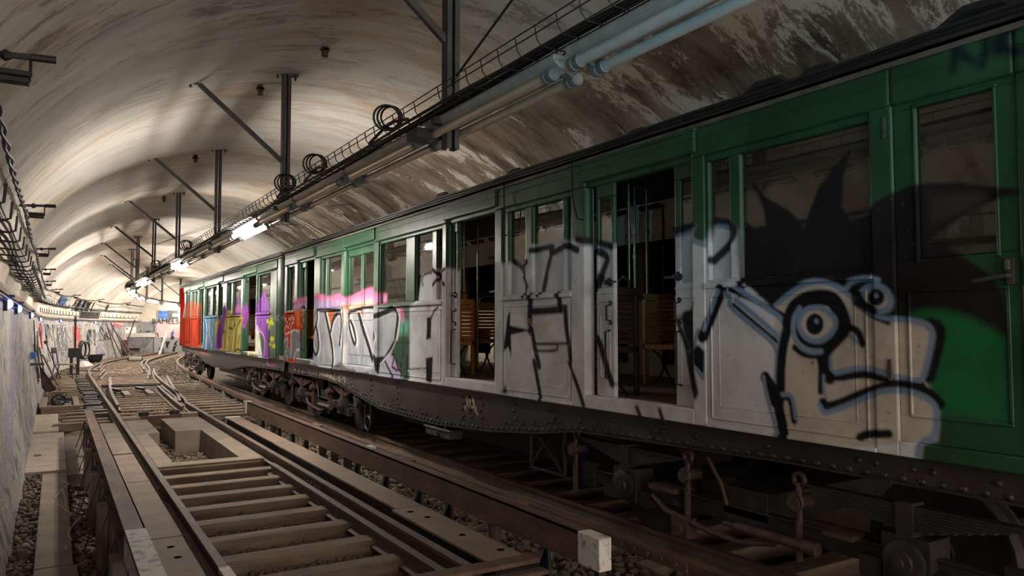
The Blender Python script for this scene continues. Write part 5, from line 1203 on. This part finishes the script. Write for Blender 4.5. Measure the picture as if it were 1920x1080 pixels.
def seg_letter(ch, s0, wd, z0, h_):
    w_ = B(); pl = {'a': [(0, 1), (1, 1)], 'g': [(0, .5), (1, .5)], 'd': [(0, 0), (1, 0)], 'f': [(0, .5), (0, 1)], 'b': [(1, .5), (1, 1)], 'e': [(0, 0), (0, .5)], 'c': [(1, 0), (1, .5)]}
    sg = {'S': 'afgcd', 'E': 'afged', 'A': 'abfgec', 'N': 'abfec'}[ch]
    for q in sg:
        (a0, b0), (a1, b1) = pl[q]
        p = on_vault(s0 + a0 * wd, z0 + b0 * h_, .04); q2 = on_vault(s0 + a1 * wd, z0 + b1 * h_, .04)
        w_.bar(p, q2, .03, .12, (0, 0, 1))
    return w_
for i, c_ in enumerate('SEAN'): seg_letter(c_, 42.2 + i * 1.15, .75, 2.5, .48).build('letter', inkm, g)
patch('dark_mark', 49.6, 49.9, 2.55, 2.95, inkm, 'short dark stroke painted on the vault right of the letters', 'painted mark', 2)
t = thing('wall_grille', 'grey slatted ventilation grille low on the far left vault', 'grille', bend(-.4, 47, 2.1))
for k in range(14):
    s = 44.5 + k * .3; p = on_vault(s, 2.12, .06); q = on_vault(s, 2.45, .08); B().bar(p, q, .06, .05).build('slat', grey, t)
g = B(); g.tube([on_vault(s, 2.46, .08) for s in srange(44.4, 48.6, .6)], .03, 6).tube([on_vault(s, 2.1, .05) for s in srange(44.4, 48.6, .6)], .03, 6); g.build('grille_frame', grey, t)
t = thing('insulator_row', 'row of small upright pins along the foot of the far vault', 'rail', bend(-.3, 40, 2.2))
g = B()
for s in srange(33, 56, .8): p = on_vault(s, 2.22, .1); g.cyl(p, (p[0], p[1], p[2] + .16), .014, 6)
g.tube([on_vault(s, 2.22, .1) for s in srange(33, 56, 1)], .014, 6); g.build('pin_rail', black, t)
# posters and tags along the curved wall: (s, width, z0, z1, ground, ink)
def wallx(z): return float(np.interp(z, [-.5, 0, .6, 1.2, 1.8, 2.02], [-.24, -.34, -.44, -.5, -.53, -.535]))
def wplate(s0, s1, z0, z1, m_, name, parent, d=.012, n=3):
    v = []; f = []
    for i in range(n + 1):
        s = s0 + (s1 - s0) * i / n
        for z in (z0, (z0 + z1) / 2, z1): v.append(bend(wallx(z) + d, s, z))
    for i in range(n):
        for j in range(2): a = i * 3 + j; f.append((a, a + 3, a + 4, a + 1))
    o = B().add(v, f).build(name, m_, parent, org=(0, 0, 0) if parent is None else None); sm = o.modifiers.new('thick', 'SOLIDIFY'); sm.thickness = .006; return o
redp = mat('red_paint', (.5, .05, .05), None, .6, bmp=0); pinkp = mat('pink_paint', (.6, .3, .3), (.55, .4, .38), .6, scale=2); darkp = mat('dark_poster', (.07, .07, .075), (.16, .15, .15), .6, scale=6)
paper = mat('pale_paper', (.6, .57, .52), (.5, .46, .42), .8, scale=5)
def scrib(s0, s1, z0, z1, m_, parent, n_, seed, th=.03):
    r_ = random.Random(seed); g = B()
    for _ in range(n_):
        s, z = r_.uniform(s0, s1), r_.uniform(z0, z1); pts = []
        for q in range(5):
            pts.append(bend(wallx(z) + .03, s, z)); s = min(s1, max(s0, s + r_.uniform(-.5, .6) * (s1 - s0) * .35)); z = min(z1, max(z0, z + r_.uniform(-.5, .5) * (z1 - z0) * .7))
        g.tube(pts, th * .5, 4)
    g.build('scribble', m_, parent)
for i, (s0, s1, z0, z1, m_, ink, lab) in enumerate(((26.0, 26.9, .5, 1.6, paper, inkm, 'pale poster covered with black scribbles on the left wall, nearest one'),
        (30.0, 31.3, .8, 1.85, pinkp, redp, 'pink scribbled poster on the left wall past the chair'), (37.6, 40.4, .6, 1.75, darkp, paper, 'large dark notice board with pale scrawl on the curving wall'),
        (42.0, 43.8, .7, 1.7, redp, paper, 'narrow red poster right of the dark notice board'), (51.2, 53.0, 1.7, 1.98, redp, paper, 'red lettered strip high on the far curved wall'),
        (53.4, 55.6, .5, 1.65, paper, redp, 'white poster with big red letters on the far curved wall'))):
    t = thing('poster', lab, 'poster', bend(-.5, s0, z0)); wplate(s0, s1, z0, z1, m_, 'poster_sheet', t)
    scrib(s0 + .1, s1 - .1, z0 + .08, z1 - .08, ink, t, 9, 50 + i, .05)
for i, (s0, s1, z0, z1, lab) in enumerate(((22, 25, .2, 1.7, 'tall black tag scrawl on the left wall before the chair'), (32.5, 37, .3, 1.75, 'dense black scribbles on the left wall above the switch lever'), (45, 47, .6, 1.5, 'black tag on the curving wall between red poster and sticks'), (47.5, 51, .9, 1.9, 'black tags on the far curved wall over the leaning sticks'))):
    t = thing('wall_tag', lab, 'graffiti', bend(-.45, s0, z0)); scrib(s0, s1, z0, z1, inkm, t, 10, 90 + i, .018 + .01 * (s0 > 40))
# end wall: blue window, dark vent, lettering
def enda(x, z, d=.03): return Vector(endp(x, z, d))
def eplate(x0, x1, z0, z1, m_, name, parent=None, d=.03, th=.03):
    a, b_, c_, e = enda(x0, z0, d), enda(x1, z0, d), enda(x1, z1, d), enda(x0, z1, d); dr = (enda(x0, z0, d + th) - a)
    v = [a, b_, c_, e] + [p + dr for p in (a, b_, c_, e)]
    return B().add(v, [(0, 1, 2, 3), (7, 6, 5, 4), (0, 4, 5, 1), (1, 5, 6, 2), (2, 6, 7, 3), (3, 7, 4, 0)]).build(name, m_, parent)
def end_at(px, py):    # pixel -> (x, z) of the end wall
    a = enda(0, 0, 0); e1 = (enda(1, 0, 0) - a).normalized(); nrm = e1.cross(Vector((0, 0, 1)))
    d = Vector(_ray(px, py)); c_ = Vector((0, 0, CAMZ)); t_ = (a - c_).dot(nrm) / d.dot(nrm); p = c_ + d * t_
    return (p - a).dot(e1), p.z
(wx0, wz1), (wx1, wz0) = end_at(297, 583), end_at(314, 597)
t = thing('louvre_window', 'small blue louvred window high in the end wall', 'window', tuple(enda(wx0, wz0)))
eplate(wx0 - .08, wx1 + .08, wz0 - .08, wz1 + .08, pale, 'frame', t, .02); eplate(wx0, wx1, wz0, wz0 + (wz1 - wz0) * .45, bluep, 'louvre', t, .06); eplate(wx0, wx1, wz0 + (wz1 - wz0) * .55, wz1, bluep, 'louvre', t, .06)
(wx0, wz1), (wx1, wz0) = end_at(314, 582), end_at(334, 597)
t = thing('dark_vent', 'dark square recess panel right of the blue louvred window', 'panel', tuple(enda(wx0, wz0)))
eplate(wx0, wx1, wz0, wz1, grey, 'vent_panel', t, .03); eplate(wx0 + (wx1 - wx0) * .45, wx1, wz0 + .1, wz0 + (wz1 - wz0) * .6, paper, 'notice_sheet', t, .08)
(wx0, wz1), (wx1, wz0) = end_at(290, 599), end_at(333, 661)
t = thing('end_door', 'grey service door panel covered in tags in the end wall', 'door', tuple(enda(wx0, wz0)))
eplate(wx0, wx1, max(wz0, -.25), wz1, pale if False else mat('door_grey', (.3, .3, .3), (.24, .24, .24), .6), 'door_sheet', t, .03)
eplate(wx0 + .1, wx0 + 1.6, wz0 + 1.0, wz0 + 2.1, pinkp, 'pink_patch', t, .07, .01)
def endtext(s, px, py, size, label, m_=inkm):
    x, z = end_at(px, py); p = enda(x, z, .1)
    o = text('wall_lettering', s, tuple(p), size, m_, None, (math.pi / 2, 0, 0), .01); tag(o, label, 'lettering'); return o
endtext('nTm', 262, 632, .62, 'black letters NTM sprayed on the grey end wall')
endtext('BAMELSS', 284, 607, .5, 'black sprayed word across the top of the grey door')
g = thing('wall_tag', 'looping black and blue tags on the grey door of the end wall', 'graffiti', tuple(enda(9, .3)))
r_ = random.Random(77)
for q in range(10):
    px, py = r_.uniform(300, 330), r_.uniform(612, 655); bb = B(); pts = []
    for _ in range(7): x, z = end_at(px + r_.uniform(-4, 4), py + r_.uniform(-5, 5)); pts.append(enda(x, z, .09))
    bb.tube(pts, .035, 4); bb.build('tag_stroke', bluep if q % 4 == 0 else inkm, g)

# ================================================================== THINGS STANDING ALONG THE LEFT WALL
def at(s, x=None): return bend(x, s, 0)
# chair
def P3(cx, cy, a):
    ca, sa = math.cos(a), math.sin(a)
    return lambda x, y, z: (cx + x * ca - y * sa, cy + x * sa + y * ca, z)
t = thing('chair', 'small wooden school chair on the gravel by the left wall', 'chair', (.3, 30.4, -.22)); Q = P3(.3, 30.4, -.35); g0 = -.22
B().add([Q(-.3, -.2, g0 + .55), Q(.3, -.2, g0 + .55), Q(.3, .25, g0 + .55), Q(-.3, .25, g0 + .55), Q(-.3, -.2, g0 + .59), Q(.3, -.2, g0 + .59), Q(.3, .25, g0 + .59), Q(-.3, .25, g0 + .59)], [(0, 3, 2, 1), (4, 5, 6, 7), (0, 1, 5, 4), (1, 2, 6, 5), (2, 3, 7, 6), (3, 0, 4, 7)]).build('seat', plank_m, t)
for x, y, dx in ((-.26, -.18, -.1), (-.26, .22, -.1), (.27, -.18, .06), (.27, .22, .06)): B().tube([Q(x, y, g0 + .56), Q(x + dx, y, g0)], .018, 6).build('leg', black, t)
g = B().tube([Q(-.28, -.16, g0 + .56), Q(-.38, -.16, g0 + 1.15)], .018, 6).tube([Q(-.28, .2, g0 + .56), Q(-.38, .2, g0 + 1.15)], .018, 6); g.bar(Q(-.37, -.18, g0 + 1.05), Q(-.37, .22, g0 + 1.05), .03, .2); g.build('backrest', black, t)
# switch lever stand
t = thing('switch_stand', 'tall black switch lever stand between chair and track', 'lever', (.62, 32.8, -.22))
B().box(.45, .82, 32.65, 32.95, -.22, -.1).box(.48, .58, 32.7, 32.9, -.1, .55).box(.7, .8, 32.7, 32.9, -.1, .55).box(.42, .84, 32.66, 32.94, .5, .85).build('stand_base', black, t, bevel=.01)
B().bar((.64, 32.8, .8), (.62, 32.8, 2.05), .07, .05).cyl((.62, 32.75, 1.9), (.62, 32.85, 1.9), .06, 10).build('lever_arm', black, t)
B().bar((.8, 32.8, .0), (1.45, 32.9, -.05), .05).build('pull_rod', rust_m, t)
# brooms and sticks
for i, (a, b_, lab, th, hd) in enumerate((((-.2, 27.2, -.2), (-.42, 27.8, 1.0), 'dark stick leaning on the left wall in front of the chair', .022, None), ((.1, 28.0, -.2), (-.35, 28.6, .75), 'wooden pole slanting from the ground to the left wall', .03, None),
                                  ((.2, 31.0, -.2), (-.3, 31.6, 1.1), 'thin iron rod leaning on the wall behind the chair', .02, (.06, .03)))):
    t = thing('leaning_stick', lab, 'stick', a); B().tube([a, b_], th, 6).build('shaft', black if i != 1 else rustp, t)
    if hd: B().cyl((b_[0], b_[1] - .05, b_[2]), (b_[0], b_[1] + .05, b_[2]), .06, 10).build('rod_head', black, t)
t = thing('dustpan', 'rusty triangular shovel blade propped on the left wall in front of the chair', 'shovel', (0, 25.5, -.22))
B().prism([(-.38, .5), (-.35, .47), (.04, -.12), (.0, -.22), (-.2, -.22), (-.3, -.1)], 25.4, 25.43, 'y').build('blade', rustp, t); B().bar((-.38, 25.38, .55), (.04, 25.38, -.15), .04).build('blade_rim', black, t)
t = thing('wall_bracket', 'small blue and grey bracket sticking out of the left wall', 'bracket', (-.42, 19.6, .75))
B().box(-.46, -.2, 19.5, 19.62, .8, .86).build('arm', grey, t); B().box(-.46, -.36, 19.3, 19.6, .95, 1.1).build('box', bluep, t); B().bar((-.42, 19.5, 1.8), (-.36, 19.5, .9), .02).build('conduit', black, t)
# tyre ring, rag, cart, sticks, barrow, tub
c_ = bend(.0, 41.5, .55)
tag(B().ring(c_, .42, .05, (.9, -.35, 0), 24, 8).ring((c_[0] + .12, c_[1], c_[2] - .02), .4, .04, (.9, -.5, 0), 24, 8).build('hose_ring', black, smooth=True), 'black rubber hose rings leaning on the curving wall', 'ring')
c_ = bend(.3, 40.0, -.2)
tag(B().lathe(c_, [(.4, 0), (.34, .12), (.2, .22), (.05, .28)], 9).build('rag_bundle', white_m, smooth=True), 'white crumpled rag bundle on the ground below the hose rings', 'rag')
c_ = PZ(178, 681, -.2); t = thing('scrap_tub', 'black sheet metal tub standing left of the far rails', 'tub', tuple(c_))
B().lathe((c_[0], c_[1], -.2), [(.2, 0), (.3, .15), (.38, .4), (.4, .42), (.36, .4), (.25, .15), (.1, .03)], 10).build('tub_body', black, t)
B().bar((c_[0] - .5, c_[1], .2), (c_[0] + .45, c_[1], .24), .05).build('rim_bar', black, t)
for i in range(4):
    a = bend(.1 + i * .25, 49.5 + i * .3, -.2); b_ = bend(-.4, 49.0 + i * .5, 1.9 - .3 * (i % 2)); tag(B().tube([a, b_], .035, 5).build('leaning_stick', rustp), 'brown stick leaning on the far curved wall, %s from the left' % nth(i + 1), 'stick')
p = PZ(229, 669, -.2); p[2] = -.2; t = thing('barrow', 'red brown rusty hand barrow with a long upright handle near the end wall', 'barrow', tuple(p))
B().box(p[0] - .35, p[0] + .35, p[1] - .25, p[1] + .25, -.1, .5).box(p[0] - .2, p[0] + .3, p[1] - .27, p[1] + .25, .5, .85).build('barrow_box', redrust, t, bevel=.06)
B().bar((p[0] + .25, p[1], .7), (p[0] + .65, p[1], 2.1), .07).build('handle', redrust, t); B().ring((p[0] - .1, p[1] - .4, .0), .22, .05, (0, 1, 0), 16).ring((p[0] + .35, p[1] - .4, .0), .18, .05, (0, 1, 0), 16).build('barrow_wheel', black, t)
p = PZ(256, 667.5, -.2); t = thing('wash_basin', 'white rimmed dark basin on the end wall beside the barrow', 'basin', tuple(p))
B().add([(p[0] - 1.0, p[1], 1.0), (p[0] + 1.0, p[1], 1.0), (p[0] + .5, p[1], .3), (p[0] - .5, p[1], .3), (p[0] - 1.0, p[1] + .9, 1.0), (p[0] + 1.0, p[1] + .9, 1.0), (p[0] + .5, p[1] + .9, .3), (p[0] - .5, p[1] + .9, .3)], [(0, 1, 2, 3), (7, 6, 5, 4), (0, 4, 5, 1), (1, 5, 6, 2), (2, 6, 7, 3), (3, 7, 4, 0)]).build('bowl', darkp, t)
B().box(p[0] - 1.05, p[0] + 1.05, p[1] - .05, p[1] + .95, 1.0, 1.25).build('basin_rim', pale, t); B().box(p[0] - .2, p[0] + .2, p[1] + .3, p[1] + .6, -.2, .3).build('pedestal', conc, t)
B().bar((p[0] + 1.3, p[1], -.2), (p[0] + 1.7, p[1], 1.3), .12).build('leaning_board', white_m, t)
t = thing('far_low_box', 'dark low object lying on the far curved track', 'box', bend(2.0, 44, -.1))
B().add([], []).box(*(lambda c: (c[0] - .35, c[0] + .35, c[1] - .2, c[1] + .2, -.1, .08))(bend(2.0, 44, 0))).build('box_body', black, t, bevel=.02); B().box(*(lambda c: (c[0] - .3, c[0] + .3, c[1] - .22, c[1] + .1, -.05, .1))(bend(2.0, 44, 0))).build('box_plate', pale, t)
